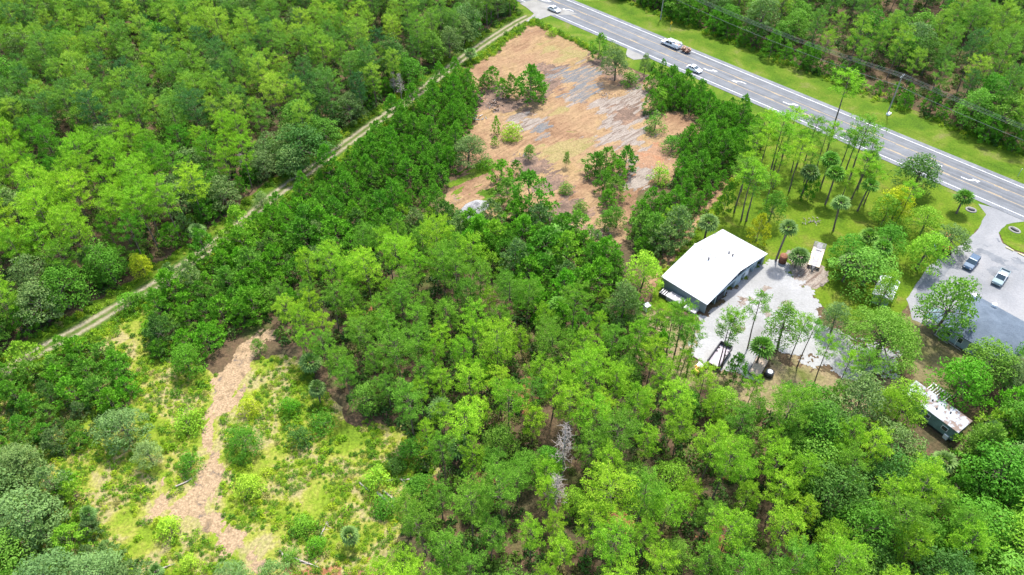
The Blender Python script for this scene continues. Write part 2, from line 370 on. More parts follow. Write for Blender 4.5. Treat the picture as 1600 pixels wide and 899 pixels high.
# graded edges of the road bed
mk = MB()
strip('far_verge', -400, 400, HW+1.6, HW+15.5, .03, M['verge'])
for nm, o in (('far_edge_line', HW), ('near_edge_line', -HW)): strip(nm, -400, 400, o-.13, o+.13, .112, M['white'])
LNW = RWD/3
for sgn in (-1, 1):
    strip('lane_divider_line', -400, 400, sgn*(LNW/2+.12)-.07, sgn*(LNW/2+.12)+.07, .112, M['yellow'])
    mbd = MB()
    for k in range(-33, 33):
        a, b = k*12.0, k*12.0+3; oo = sgn*(LNW/2-.18)
        P4 = [(*road_pt(a, oo-.07), .112), (*road_pt(b, oo-.07), .112), (*road_pt(b, oo+.07), .112), (*road_pt(a, oo+.07), .112)]
        mbd.quad(*P4)
    d = mbd.build('lane_dashes', M['yellow']); d['kind'] = 'structure'
def arrow(px, flip):
    """two-way left turn arrow painted in the middle lane"""
    c = G(*px).xy; s = (c-RO).dot(RD); mb = MB()
    sh = [(-1.9, -.12), (-.4, -.12), (.35, .25), (.75, .75), (1.25, .45), (1.55, 1.35), (-.1, 1.25), (.3, .95), (-.1, .5), (-.55, .2), (-1.9, .2)]
    pts = []
    for x, y in sh:
        x, y = x*1.15, (y-.55)*1.1
        if flip: x, y = -x, -y
        q = road_pt(s+x, y); pts.append(Vector((q.x, q.y, 0)))
    F = tessellate_polygon([pts]); me = np_mesh('turn_arrow', [(p.x, p.y, .112) for p in pts], F, [M['white']])
    o = link('turn_arrow_marking', me); o['kind'] = 'structure'
for px, fl in (((853, 2), 0), ((887, 16), 1), ((1110, 111), 0), ((1153, 129), 1), ((1235, 164), 0), ((1458, 255), 1), ((1519, 280), 0)): arrow(px, fl)

TRK = [G(*p).xy for p in [(-90, 640), (0, 585), (65, 547), (107, 525), (190, 477), (275, 425), (375, 352), (430, 305), (500, 255), (575, 200), (645, 152), (722, 92), (797, 42), (826, 26)]]
# near roadside grass: from the shoulder in to the plots
strip('near_verge', -170, 400, -HW-10, -HW-1.5, .026, M['verge'])
patchy('clearing', poly([(832, 36), (800, 52), (768, 84), (728, 104), (728, 128), (748, 160), (738, 205), (712, 240), (716, 285), (690, 315), (676, 338), (700, 345), (742, 335), (770, 345), (800, 350), (850, 345), (900, 362), (940, 382), (975, 362), (985, 330), (1000, 300), (1040, 285), (1062, 255), (1048, 215), (1100, 205), (1085, 180), (1045, 172), (1032, 140), (990, 118), (960, 100), (930, 84), (900, 66), (860, 48)]), .034, M['sand'], .4, 2.2, 3, 1.5)
patchy('sandy_path', poly([(437, 498), (405, 512), (372, 545), (345, 575), (328, 610), (322, 640), (308, 680), (314, 720), (300, 760), (262, 778), (262, 736), (248, 735), (238, 775), (214, 800), (212, 814), (255, 812), (300, 826), (330, 850), (372, 872), (392, 900), (395, 940), (428, 940), (420, 880), (395, 838), (350, 812), (338, 790), (350, 752), (360, 722), (345, 690), (346, 655), (372, 630), (392, 596), (408, 575), (398, 550), (430, 530)]), .034, M['pathsand'], .2, 1.7, 9, 2.6, .75, 1.25, .45)
patchy('bare_soil_edge', poly([(425, 905), (460, 885), (520, 890), (600, 880), (640, 905), (650, 980), (430, 980)]), .036, M['redearth'], .25, 1.6, 4, 1.5, .2, 0, .5)
sheet('meadow', poly([(60, 560), (195, 492), (240, 470), (250, 520), (330, 590), (400, 560), (470, 560), (540, 650), (660, 680), (690, 720), (640, 790), (620, 860), (590, 990), (-120, 1040), (-160, 720)]), .02, M['meadow'], 2.0, 5)
sheet('lawn', poly([(1188, 196), (1150, 260), (1116, 305), (1062, 378), (1030, 430), (1015, 480), (1075, 490), (1200, 420), (1262, 452), (1300, 500), (1400, 500), (1425, 462), (1470, 400), (1515, 378), (1535, 345), (1528, 322), (1490, 302), (1440, 285), (1300, 236)]), .03, M['lawn'], .8, 12)
patchy('dry_lawn', poly([(1395, 515), (1420, 480), (1455, 500), (1520, 545), (1500, 590), (1480, 640), (1440, 600), (1390, 560)]), .028, two_scale('dry_grass', [(.3, (.18, .20, .05)), (.5, (.36, .30, .15)), (.7, (.22, .26, .06))], (.6, 1.2), .15, 2), .4, 2.5, 13, 1.5)
patchy('dry_yard_grass', poly([(1000, 478), (1040, 492), (1086, 505), (1080, 545), (1092, 568), (1150, 592), (1182, 592), (1202, 556), (1262, 564), (1330, 602), (1395, 584), (1410, 620), (1330, 660), (1150, 640), (1040, 600), (980, 540)]), .022, two_scale('dry_yard_grass', [(.3, (.20, .24, .05)), (.45, (.42, .36, .17)), (.55, (.50, .38, .22)), (.7, (.24, .30, .06))], (.55, 1.25), .14, 2.2), .4, 2.5, 14, 1.5)
ribbon('footpath', [G(*p).xy for p in [(1148, 262), (1118, 305), (1085, 345), (1052, 395), (1022, 432), (1000, 470)]], 3.0, .05, M['sand'], .5, 4)
patchy('gravel_yard', poly([(1208, 404), (1236, 425), (1262, 452), (1285, 500), (1330, 530), (1400, 545), (1400, 580), (1330, 598), (1262, 560), (1200, 552), (1180, 590), (1150, 590), (1090, 566), (1078, 548), (1090, 510), (1120, 480), (1160, 432)]), .045, M['gravel'], .3, 1.6, 20, 1.3, 0, 0, .4)
patchy('worn_ground', poly([(1236, 395), (1262, 398), (1284, 420), (1300, 440), (1282, 462), (1255, 446), (1232, 420)]), .04, M['paleclay'], .3, 1.8, 21, 1.5)
LOT = poly([(1532, 320), (1543, 336), (1532, 352), (1512, 376), (1480, 396), (1448, 418), (1418, 468), (1440, 500), (1530, 520), (1640, 560), (1760, 470), (1620, 402), (1585, 392), (1566, 378), (1560, 362), (1580, 348), (1640, 350), (1700, 350), (1660, 350)])
sheet('parking_lot', poly([(1528, 318), (1540, 335), (1532, 352), (1512, 376), (1480, 396), (1448, 418), (1416, 468), (1425, 500), (1530, 540), (1660, 580), (1780, 500), (1640, 412), (1585, 393), (1566, 380), (1559, 364), (1572, 351), (1600, 347), (1640, 352)]), .05, M['greygravel'], .35, 22)
sheet('grey_drive', poly([(1470, 402), (1450, 425), (1432, 458), (1428, 480), (1450, 488), (1468, 440), (1490, 412)]), .056, M['shoulder'], .4, 23)
sheet('concrete_apron', poly([(812, 6), (822, 12), (834, 22), (822, 34), (836, 34), (862, 24), (892, 24), (902, 22), (870, 12), (835, 0)]), .115, M['concrete'], .15, 24)
sheet('driveway_stub', poly([(978, 88), (990, 94), (1012, 92), (1018, 88), (1000, 80), (980, 76)]), .094, M['concrete'], .3, 25)
sheet('grass_island', poly([(1561, 364), (1568, 380), (1586, 391), (1640, 408), (1700, 400), (1640, 353), (1600, 349), (1574, 353)]), .07, M['lawn'], .15, 26)
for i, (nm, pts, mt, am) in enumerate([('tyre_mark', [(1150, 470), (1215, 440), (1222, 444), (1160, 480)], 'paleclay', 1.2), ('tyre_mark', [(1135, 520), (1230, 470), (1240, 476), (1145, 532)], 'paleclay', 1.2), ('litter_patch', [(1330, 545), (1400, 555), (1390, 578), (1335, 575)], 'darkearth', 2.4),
    ('tyre_mark', [(1500, 400), (1560, 372), (1565, 380), (1510, 410)], 'shoulder', 1.4), ('tyre_mark', [(1530, 430), (1590, 405), (1600, 415), (1540, 440)], 'shoulder', 1.4), ('stain', [(1540, 395), (1575, 400), (1570, 415), (1545, 412)], 'shoulder', 1.8)]):
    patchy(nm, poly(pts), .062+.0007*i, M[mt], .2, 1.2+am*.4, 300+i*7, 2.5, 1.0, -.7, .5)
# patches on the clearing
for i, (nm, pts, mt, z, am) in enumerate([
    ('mud_patch', [(862, 118), (885, 104), (915, 100), (935, 108), (925, 130), (932, 150), (915, 156), (900, 140), (880, 128)], 'mud', .046, 1.6),
    ('mud_patch', [(905, 140), (925, 120), (932, 148), (915, 165), (898, 165), (880, 152)], 'mud', .047, 1.2),
    ('mud_patch', [(836, 192), (850, 188), (858, 198), (852, 212), (840, 216), (834, 204)], 'mud', .046, .5),
    ('ashy_patch', [(878, 152), (900, 150), (930, 160), (965, 150), (990, 130), (1025, 145), (1020, 180), (1000, 198), (1020, 220), (1035, 245), (1000, 248), (960, 225), (920, 216), (945, 208), (930, 192), (940, 172), (910, 166)], 'paleclay', .042, 2.2),
    ('dark_earth_patch', [(918, 84), (940, 92), (960, 104), (1000, 122), (985, 138), (950, 128), (925, 112)], 'darkearth', .040, 1.6),
    ('dark_earth_patch', [(735, 145), (772, 134), (800, 158), (835, 160), (820, 178), (780, 172), (750, 176), (738, 190)], 'darkearth', .040, 1.8),
    ('dark_earth_patch', [(800, 240), (840, 250), (890, 268), (900, 300), (905, 345), (870, 335), (855, 290), (815, 262)], 'darkearth', .038, 2.4),
    ('red_earth_patch', [(1000, 225), (1040, 218), (1058, 250), (1040, 275), (1000, 282), (985, 260)], 'redearth', .041, 1.5),
    ('red_earth_patch', [(1070, 190), (1092, 192), (1098, 206), (1076, 208)], 'redearth', .041, .8),
    ('dark_earth_patch', [(850, 100), (880, 98), (878, 140), (850, 150), (838, 130)], 'darkearth', .037, 1.5),
    ('ashy_patch', [(800, 180), (838, 178), (845, 190), (822, 204), (800, 196)], 'paleclay', .036, 1.4),
    ('ashy_patch', [(985, 255), (1030, 262), (1020, 295), (990, 300)], 'paleclay', .0415, 1.8),
    ('dark_earth_patch', [(950, 170), (1000, 165), (1010, 185), (970, 200)], 'darkearth', .0475, 1.6),
    ('dark_earth_patch', [(840, 350), (900, 330), (935, 372), (900, 362)], 'darkearth', .037, 1.6),
    ('scrub_grass_patch', [(856, 170), (880, 165), (900, 172), (880, 182)], 'dryscrub', .037, 1.2),
    ('scrub_grass_patch', [(845, 72), (890, 70), (915, 88), (880, 96)], 'dryscrub', .037, 2.0),
    ('scrub_grass_patch', [(840, 225), (900, 215), (940, 235), (900, 255), (855, 250)], 'dryscrub', .0365, 2.5),
    ('scrub_grass_patch', [(700, 285), (740, 262), (765, 252), (775, 262), (740, 285), (712, 308)], 'verge', .043, 1.0),
    ('scrub_grass_patch', [(752, 300), (772, 296), (782, 330), (764, 332)], 'verge', .043, .8)]):
    if 'red' in nm: patchy(nm, poly(pts), z+.0007*i, M['redmix'], .3, 3.5, 40+i*3, 2.0, .6, .72, .3)
    else: patchy(nm, poly(pts), z+.0007*i, M[mt], .22, 1.6+am, 40+i*3, 5.0, .25, .72, .5)
ribbon('track_verge', TRK, 10.0, .024, M['verge'], 1.4, 2)
ribbon('dirt_track', TRK, 4.4, .05, M['track'], .5, 1)
for i, pts in enumerate([[(808, 590), (830, 585), (836, 640), (818, 670), (808, 640)], [(940, 790), (985, 795), (990, 822), (950, 828)], [(1105, 820), (1150, 812), (1150, 850), (1112, 860)], [(1100, 700), (1145, 720), (1140, 745), (1105, 735)], [(545, 395), (575, 390), (580, 430), (550, 440)], [(560, 470), (600, 460), (610, 500), (575, 510)], [(740, 735), (790, 740), (780, 780), (745, 775)], [(660, 740), (690, 745), (690, 800), (650, 790)]]):
    patchy('bare_red_patch', poly(pts), .02, M['redearth'], .35, 2.2, 90+i, 1.3)

# ------------------------------------------------------------ foliage meshes
def blades(P, D, length, width, jit=.35, seg_quads=True):
    """one narrow quad per point P along direction D"""
    n = len(P); R = RNG.normal(size=(n, 3)); D = D/np.linalg.norm(D, axis=1, keepdims=True)
    Sd = np.cross(D, R); Sd /= np.linalg.norm(Sd, axis=1, keepdims=True)+1e-9
    l = length*(1+jit*RNG.uniform(-1, 1, (n, 1))); w = width*(1+jit*RNG.uniform(-1, 1, (n, 1)))/2
    V = np.stack([P-Sd*w*.6, P+D*l*.55-Sd*w, P+D*l, P+D*l*.55+Sd*w], 1).reshape(-1, 3)
    return V, np.arange(n*4).reshape(-1, 4)
def leaves(P, Nn, size, jit=.4):
    """one leaf-spray quad per point, lying roughly across Nn"""
    n = len(P); Nn = Nn+RNG.normal(size=(n, 3))*.55; Nn /= np.linalg.norm(Nn, axis=1, keepdims=True)
    A = np.cross(Nn, RNG.normal(size=(n, 3))); A /= np.linalg.norm(A, axis=1, keepdims=True)+1e-9; B = np.cross(Nn, A)
    s = size*(1+jit*RNG.uniform(-1, 1, (n, 1)))/2
    V = np.stack([P-A*s, P-B*s*.55, P+A*s, P+B*s*.55], 1).reshape(-1, 3)
    return V, np.arange(n*4).reshape(-1, 4)
def tuft_cloud(C, R, per, length, width, up=.5, outw=.6, centre=None):
    n = len(C); D = RNG.normal(size=(n, per, 3)); D[..., 2] += up
    if centre is not None:
        o = C-centre; o[:, 2] *= .5; o /= np.linalg.norm(o, axis=1, keepdims=True)+1e-6; D += outw*o[:, None, :]
    D /= np.linalg.norm(D, axis=2, keepdims=True)
    P = C[:, None, :]+D*(np.asarray(R).reshape(-1, 1, 1)*RNG.uniform(.05, .75, (n, per, 1)))
    return blades(P.reshape(-1, 3), D.reshape(-1, 3), length, width)
def leaf_cloud(C, R, per, size, flat=.75):
    n = len(C); D = RNG.normal(size=(n, per, 3)); D /= np.linalg.norm(D, axis=2, keepdims=True); D[..., 2] = np.abs(D[..., 2])*1.0-.25
    P = C[:, None, :]+D*np.array([1, 1, flat])*(np.asarray(R).reshape(-1, 1, 1)*RNG.uniform(.7, 1.05, (n, per, 1)))
    Nn = D+np.array([0, 0, .5]); return leaves(P.reshape(-1, 3), Nn.reshape(-1, 3), size)
def wood(segs, name, mat):
    """segs: (a, b, r0, r1) tapered limbs as one mesh"""
    V = []; F = []
    for a, b, r0, r1 in segs:
        a, b = np.array(a, float), np.array(b, float); d = b-a; d /= np.linalg.norm(d)+1e-9
        x = np.cross(d, [0.3, 0.9, 0.1]); x /= np.linalg.norm(x); y = np.cross(d, x); k = 6 if r0 > .08 else 4; o = len(V)
        for p, r in ((a, r0), (b, r1)):
            for i in range(k):
                t = 2*PI*i/k; V.append(p+(x*math.cos(t)+y*math.sin(t))*r)
        F += [(o+i, o+(i+1) % k, o+k+(i+1) % k, o+k+i) for i in range(k)]
    return np_mesh(name, V, F, [mat], True)
def bent_trunk(h, r, bend, top=.35, n=6):
    pts = [np.zeros(3)]; ang = random.uniform(0, 6.28)
    for i in range(1, n+1):
        t = i/n; pts.append(np.array([math.cos(ang)*bend*math.sin(t*2.6)*.5+random.uniform(-.1, .1)*bend, math.sin(ang)*bend*math.sin(t*2.6)*.5+random.uniform(-.1, .1)*bend, h*t]))
    segs = [(pts[i], pts[i+1], r*(1-(1-top)*i/n), r*(1-(1-top)*(i+1)/n)) for i in range(n)]
    def at(z):
        t = min(.999, z/h)*n; i = int(t); return pts[i]+(pts[i+1]-pts[i])*(t-i)
    segs[0] = (pts[0]-np.array([0, 0, .3]), pts[1], r*1.15, segs[0][3])
    return segs, at
def make_pine(h, cr, base, nb, per, sparse=0.0, bl=.55):
    """tall pine: bare trunk, whorls of limbs each ending in tufts of needles"""
    segs, at = bent_trunk(h, .20, .5, .3); C = []; R = []
    for i in range(nb):
        t = (i+.5)/nb; z = h*(base+(1-base)*t**.85); k = (1-t)
        prof = (math.sin(min(1, k*1.7+.18)*PI/2))*(1 if t > .25 else .55+.45*t/.25)
        L = cr*prof*random.uniform(.6, 1.12); ang = i*2.4+random.uniform(-.5, .5); rise = random.uniform(.05, .35)+.35*t
        if random.random() < sparse: continue
        a = at(z); d = np.array([math.cos(ang), math.sin(ang), rise]); e = a+d*L
        segs.append((a, a+d*L*.85, .035*(1-t)+.02, .01))
        m = max(3, int(L/.5))
        for j in range(m):
            f = .38+.62*(j+1)/m; side = np.array([-d[1], d[0], 0])*random.uniform(-.5, .5)*L*.7*f
            C.append(a+d*L*f+side+np.array([0, 0, random.uniform(-.1, .35)])); R.append(random.uniform(.42, .72))
    for _ in range(7): C.append(at(h*.995)+np.array([random.uniform(-.4, .4), random.uniform(-.4, .4), random.uniform(-.2, .4)])); R.append(.5)
    C = np.array(C); V, F = tuft_cloud(C, R, int(per*1.0), bl*.8, .11, .75, .5, np.array([0, 0, h*(base+.3*(1-base))]))
    V2, F2 = leaf_cloud(C, np.array(R)*.85, int(per*1.3), .26, .8); F = np.concatenate([F, F2+len(V)]); V = np.concatenate([V, V2])
    return wood(segs, 'pine_trunk', M['bark']), np_mesh('pine_crown', V, F, [M['needle']])
def make_oak(h, r, nclump, per, size=.34, moss=False, zb=.30, flat=.72, mat='leaf', big=False):
    """broadleaf: forked limbs carrying leaf clumps over an uneven dome"""
    segs, at = bent_trunk(h*.45, .26*r/4, .4, .7, 3); C = []; R = []; top = at(h*.44)
    lob = [(random.uniform(0, 6.28), random.uniform(.0, 1.0), random.uniform(.75, 1.25)) for _ in range(7)]
    for i in range(nclump):
        th = i*2.39996; u = (i+.5)/nclump; el = math.asin(1-u*1.12 if u*1.12 < 1 else 0)
        s = 1.0
        for a, e, q in lob:
            s += .22*(q-1)*3*max(0, math.cos(th-a))*max(0, math.cos(el-e))
        rr = r*s*random.uniform(.62, 1.0); inner = random.random() < .2
        if inner: rr *= .55
        p = np.array([math.cos(th)*math.cos(el)*rr, math.sin(th)*math.cos(el)*rr, h*zb+(h*(1-zb))*math.sin(el)*s*random.uniform(.8, 1)])
        C.append(p); R.append(random.uniform(.16, .30)*r+.25)
        if i % 4 == 0: segs.append((top, p*.92+top*.08, .09*r/4, .02))
    if big: R = [q*.72 for q in R]
    V, F = leaf_cloud(np.array(C), R, per, size, flat)
    return wood(segs, 'oak_trunk', M['bark']), np_mesh('oak_crown', V, F, [M[mat]])
def make_young(h, r, n, per):
    """young tree of a thicket: foliage from the ground up, pointed top, upswept sprays"""
    segs, at = bent_trunk(h*.95, .09, .3, .3, 4); C = []; R = []
    for i in range(n):
        t = (i+.5)/n; z = h*(.06+.92*t); k = r*(1-t**2.4)*1.0+.25; ang = i*2.4+random.uniform(-.4, .4); q = k*random.uniform(.45, 1.05)
        p = at(z*.95)+np.array([math.cos(ang)*q, math.sin(ang)*q, random.uniform(-.2, .3)]); C.append(p); R.append(random.uniform(.45, .75)*(.6+.12*r))
        if i % 3 == 0: segs.append((at(max(.2, z*.8)), p, .03, .01))
    C = np.array(C); V, F = tuft_cloud(C, R, int(per*1.3), .42, .19, 1.0, .8, np.array([0, 0, h*.3]))
    V2, F2 = leaf_cloud(C, np.array(R)*.9, int(per*1.7), .29, .8); F = np.concatenate([F, F2+len(V)]); V = np.concatenate([V, V2])
    return wood(segs, 'sapling_trunk', M['bark']), np_mesh('sapling_crown', V, F, [M['leaf']])
def make_palm(h, nf=30, fl=1.5):
    """cabbage palm: trunk and a round head of drooping fan fronds"""
    segs, at = bent_trunk(h, .17, .3, .9, 4); V = []; F = []; top = at(h*.998)
    for i in range(nf):
        az = i*2.4+random.uniform(-.2, .2); el = math.radians(84-122*(i/nf)**1.05)+random.uniform(-.1, .1)
        d = np.array([math.cos(az)*math.cos(el), math.sin(az)*math.cos(el), math.sin(el)]); L = fl*random.uniform(.85, 1.1)
        base = top+d*L*.45; side = np.cross(d, [0, 0, 1.0]); side /= np.linalg.norm(side)+1e-6; upv = np.cross(side, d)
        segs.append((top, base, .025, .015)); K = 7
        for j in range(K):
            a = (j/(K-1)-.5)*2.3; dd = d*math.cos(a)+side*math.sin(a); dd = dd+upv*.12*math.cos(a*2)
            e = base+dd*L*.55; tip = base+dd*L*.85+np.array([0, 0, -.22*L]); w = np.cross(dd, upv)*.12
            o = len(V); V += [base-w*.3, base+w*.3, e+w, e-w, tip]; F += [(o, o+1, o+2, o+3), (o+3, o+2, o+4, o+4)]
    F4 = [f for f in F if f[2] != f[3]]; F3 = [f[:3] for f in F if f[2] == f[3]]
    V2 = list(V); 
    for f in F3: # tip as thin quad
        V2.append((V[f[0]]+V[f[2]])/2); F4.append((f[0], f[1], f[2], len(V2)-1))
    return wood(segs, 'palm_trunk', M['bark']), np_mesh('palm_crown', V2, F4, [M['frond']])
def make_banana():
    V = []; F = []
    for s in range(9):
        c = np.array([random.uniform(-2.6, 2.6), random.uniform(-1.8, 1.8), 0]); h = random.uniform(2, 3.2)
        for i in range(9):
            az = random.uniform(0, 6.28); L = random.uniform(1.8, 2.6); out = np.array([math.cos(az), math.sin(az), 0]); sd = np.array([-out[1], out[0], 0])*.32
            pr = [c+np.array([0, 0, h])+out*L*t+np.array([0, 0, L*(.9*t-1.15*t*t)]) for t in (0, .25, .5, .75, 1)]
            ww = [.15, .9, 1.1, .8, .1]; o = len(V)
            for p, w in zip(pr, ww): V += [p-sd*w, p+sd*w]
            F += [(o+2*k, o+2*k+1, o+2*k+3, o+2*k+2) for k in range(4)]
    return np_mesh('banana_fronds', V, F, [M['frond']])
def make_dead(h, r):
    segs, at = bent_trunk(h, .17, .6, .25, 6)
    for i in range(46):
        t = i/46; z = h*(.35+.62*t); a = at(z); ang = i*2.4+random.uniform(-.4, .4); L = r*(1-t*.75)*random.uniform(.6, 1.1)
        e = a+np.array([math.cos(ang)*L, math.sin(ang)*L, L*random.uniform(.1, .6)]); segs.append((a, e, .055, .02))
        for k in range(5):
            b = a+(e-a)*random.uniform(.35, 1); d = RNG.normal(size=3); d[2] = abs(d[2])*.6; segs.append((b, b+d/np.linalg.norm(d)*random.uniform(.5, 1.1), .03, .012))
    return wood(segs, 'dead_wood', M['dead'])

PINE = [make_pine(16, 4.0, .42, 34, 13), make_pine(17.5, 4.4, .46, 38, 13), make_pine(15, 3.7, .36, 36, 13), make_pine(16.5, 4.2, .44, 32, 14, .1), make_pine(14, 3.6, .34, 34, 13), make_pine(18, 4.6, .48, 40, 12)]
THIN = [make_pine(17, 3.2, .62, 22, 13, .1), make_pine(15, 2.7, .56, 24, 12, .15), make_pine(18, 3.7, .66, 22, 13, .1)]
OAK = [make_oak(10, 4.2, 50, 90), make_oak(11, 4.8, 60, 88), make_oak(9, 3.8, 44, 88), make_oak(12, 4.4, 60, 84), make_oak(8.5, 4.6, 50, 88, zb=.22)]
OAK.append(make_oak(11.5, 8.0, 130, 125, .33, zb=.42, flat=.6, big=True))
YOUNG = [make_young(7, 2.4, 46, 16), make_young(8.5, 2.6, 54, 16), make_young(6, 2.4, 40, 16), make_young(7.5, 3.0, 58, 16)]
PALM = [make_palm(5.0), make_palm(5.0, 26, 1.4), make_palm(5.0, 34, 1.6)]
SHRUB = [make_oak(1.9, 1.2, 20, 70, .15, zb=.08), make_oak(1.6, 1.35, 24, 64, .14, zb=.08), make_oak(2.2, 1.1, 22, 66, .15, zb=.08)]
DEAD = [make_dead(15, 2.4), make_dead(12, 2.0)]

TINT = {'lime': ((.28, .47, .035), 'lime green'), 'bright': ((.20, .385, .028), 'bright green'), 'mid': ((.13, .285, .035), 'mid green'),
        'deep': ((.075, .235, .018), 'deep green'), 'dark': ((.06, .155, .03), 'dark green'), 'grey': ((.125, .215, .075), 'grey green'),
        'sage': ((.165, .27, .09), 'pale sage green'), 'yellow': ((.48, .50, .02), 'yellow green'), 'emerald': ((.105, .31, .015), 'emerald green')}
KIND = {'pine': (PINE, 'pine_tree', 'pine tree', 'crown'), 'thin': (THIN, 'pine_tree', 'pine tree', 'crown'), 'oak': (OAK, 'oak_tree', 'oak tree', 'crown'),
        'young': (YOUNG, 'young_tree', 'young tree', 'crown'), 'palm': (PALM, 'palm_tree', 'palm tree', 'crown'), 'shrub': (SHRUB, 'shrub', 'shrub', 'foliage')}
def frac(p):
    u, v, w = PX(p); return u/16, v/8.99
AUTO = []
def tree(kind, x, y, s=1.0, tint='mid', label=None, group=None, h=None, wide=1.0, where='', variant=None, tilt=.035):
    vs, name, cat, cname = KIND[kind]; vi = random.randrange(min(5 if kind == 'oak' else 9, len(vs))) if variant is None else variant; tm, cm = vs[vi]
    z = s
    if h: z = h/max(v.co.z for v in (tm.vertices[-1],)) if False else h/HT[kind][vi]; s = z*wide
    else: s = s*wide
    col, cw = TINT[tint]
    auto = not label
    e = thing(name, label, cat, (x, y, 0), random.uniform(0, 6.28), group)
    e.scale = (s, s, z); e.rotation_euler[0] = random.gauss(0, tilt); e.rotation_euler[1] = random.gauss(0, tilt)
    if auto: AUTO.append((e, kind, cw, PX((x, y, HT[kind][vi]*z*.75))))
    link('trunk', tm, e) if kind != 'shrub' else link('stem', tm, e)
    c = link(cname, cm, e); j = random.uniform(.88, 1.12); c.color = (col[0]*j*random.uniform(.9, 1.12), col[1]*j, col[2]*j, 1)
    return e
HT = {k: [max(v.co.z for v in cm.vertices) for tm, cm in vs] for k, (vs, *_) in KIND.items()}

def scatter(pl, d, n=20000, exclude=(), test=None, dens=None):
    xs = [p[0] for p in pl]; ys = [p[1] for p in pl]; x0, x1, y0, y1 = min(xs), max(xs), min(ys), max(ys); cell = {}; out = []
    area = (x1-x0)*(y1-y0); n = min(n, int(area/(d*d)*(9 if d > 1 else 4)))
    for _ in range(n):
        p = (random.uniform(x0, x1), random.uniform(y0, y1)); k = (int(p[0]//d), int(p[1]//d))
        if any((p[0]-q[0])**2+(p[1]-q[1])**2 < d*d for i in (-1, 0, 1) for j in (-1, 0, 1) for q in cell.get((k[0]+i, k[1]+j), ())): continue
        if not inside(p, pl) or any(inside(p, e) for e in exclude) or (test and not test(p)): continue
        cell.setdefault(k, []).append(p); out.append(p)
    return out
def vis(p, h, m=40):
    u, v, w = PX((p[0], p[1], h)); u2, v2, _ = PX((p[0], p[1], 0)); return -m*3.5 < u < 1600+m*3.5 and v2 > -m and v < 899+m

# ------------------------------------------------------------ the forests
def off_track(p, d): return dist_line(p, TRK) > d
# left forest polygon: beyond the track
LF = [Vector(t)+Vector((-4.1, 4.1))*(1 if i < 8 else .62) for i, t in enumerate(TRK)]+[G(812, -10).xy+Vector((-3, 2)), Vector((18, 300)), Vector((-240, 300)), Vector((-200, 60)), Vector((-110, 40))]
# right forest: beyond the highway verge
e0, e1 = road_pt(-400, HW+14.5), road_pt(330, HW+14.5)
RF = [e0, e1, Vector((300, 330)), Vector((0, 330))]
pines = []    # (x, y, scale, tint, where)
big_left = [(i, p) for i, p in enumerate(scatter(LF, 4.0))]
def nz(p, s, k=0): return noise.noise(Vector((p[0]*s, p[1]*s, k)))
oaks = []
for i, p in big_left:
    if not vis(p, 16): continue
    e = dist_line(p, TRK); v = nz(p, .045, 5)+random.gauss(0, .22)
    if e < 14 and random.random() < .45: oaks.append((p, random.choice(['grey', 'dark', 'mid', 'deep', 'sage']), random.uniform(.75, 1.1), 'in the left forest beside the dirt track')); continue
    if random.random() < .10: oaks.append((p, random.choice(['grey', 'dark', 'grey', 'deep', 'mid']), random.uniform(1.0, 1.3), 'inside the left pine forest')); continue
    pines.append((p, random.uniform(.74, .98), 'lime' if v > .12 else 'bright' if v > -.25 else 'mid' if v > -.3 else 'deep', 'in the dense left forest'))
for p in scatter(RF, 4.9):
    if not vis(p, 16): continue
    e = (Vector(p)-RO).dot(RN)-HW-14.5; s = (Vector(p)-RO).dot(RD)
    wood_left = s < -10
    if random.random() < (.62 if wood_left else .25): oaks.append((p, random.choice(['dark', 'deep', 'mid', 'mid', 'grey']), random.uniform(.95, 1.3), 'in the woods beyond the highway')); continue
    pines.append((p, random.uniform(.75, 1.0), random.choice(['mid', 'mid', 'bright', 'deep']), 'in the woods beyond the highway'))
PS = poly([(440, 490), (505, 445), (560, 420), (640, 388), (700, 430), (780, 470), (840, 515), (900, 520), (960, 556), (1030, 590), (1075, 618), (1130, 640), (1250, 655), (1330, 655), (1370, 650), (1385, 700), (1400, 750), (1440, 810), (1480, 850), (1520, 990), (1540, 1180), (560, 1180), (585, 960), (620, 900), (640, 810), (672, 740), (645, 690), (560, 640), (500, 585), (440, 540)])
gaps = [poly(q) for q in ([(808, 590), (830, 585), (836, 640), (818, 670), (808, 640)], [(940, 780), (985, 790), (990, 822), (945, 828)], [(1105, 815), (1150, 812), (1150, 850), (1112, 860)])]
for p in scatter(PS, 3.55, exclude=gaps):
    if not vis(p, 16): continue
    v = nz(p, .06, 9)+random.gauss(0, .25); u, vv, _ = PX((p[0], p[1], 8))
    if u > 1250 and vv > 560 and random.random() < .35: oaks.append((p, random.choice(['deep', 'mid', 'grey', 'dark']), random.uniform(.8, 1.2), 'in the lower right woods')); continue
    if random.random() < .07: oaks.append((p, random.choice(['mid', 'deep', 'bright']), random.uniform(.5, .75), 'in the middle pine stand')); continue
    pines.append((p, random.uniform(.55, .86), 'lime' if v > .26 else 'bright' if v > -.12 else 'mid', 'in the middle pine stand'))
def px_size(p):
    u, v, w = PX((p[0], p[1], 12)); c = -20 < u < 1620 and -20 < v < 930; return (c, 1/w)
pines.sort(key=lambda t: px_size(t[0]), reverse=True)
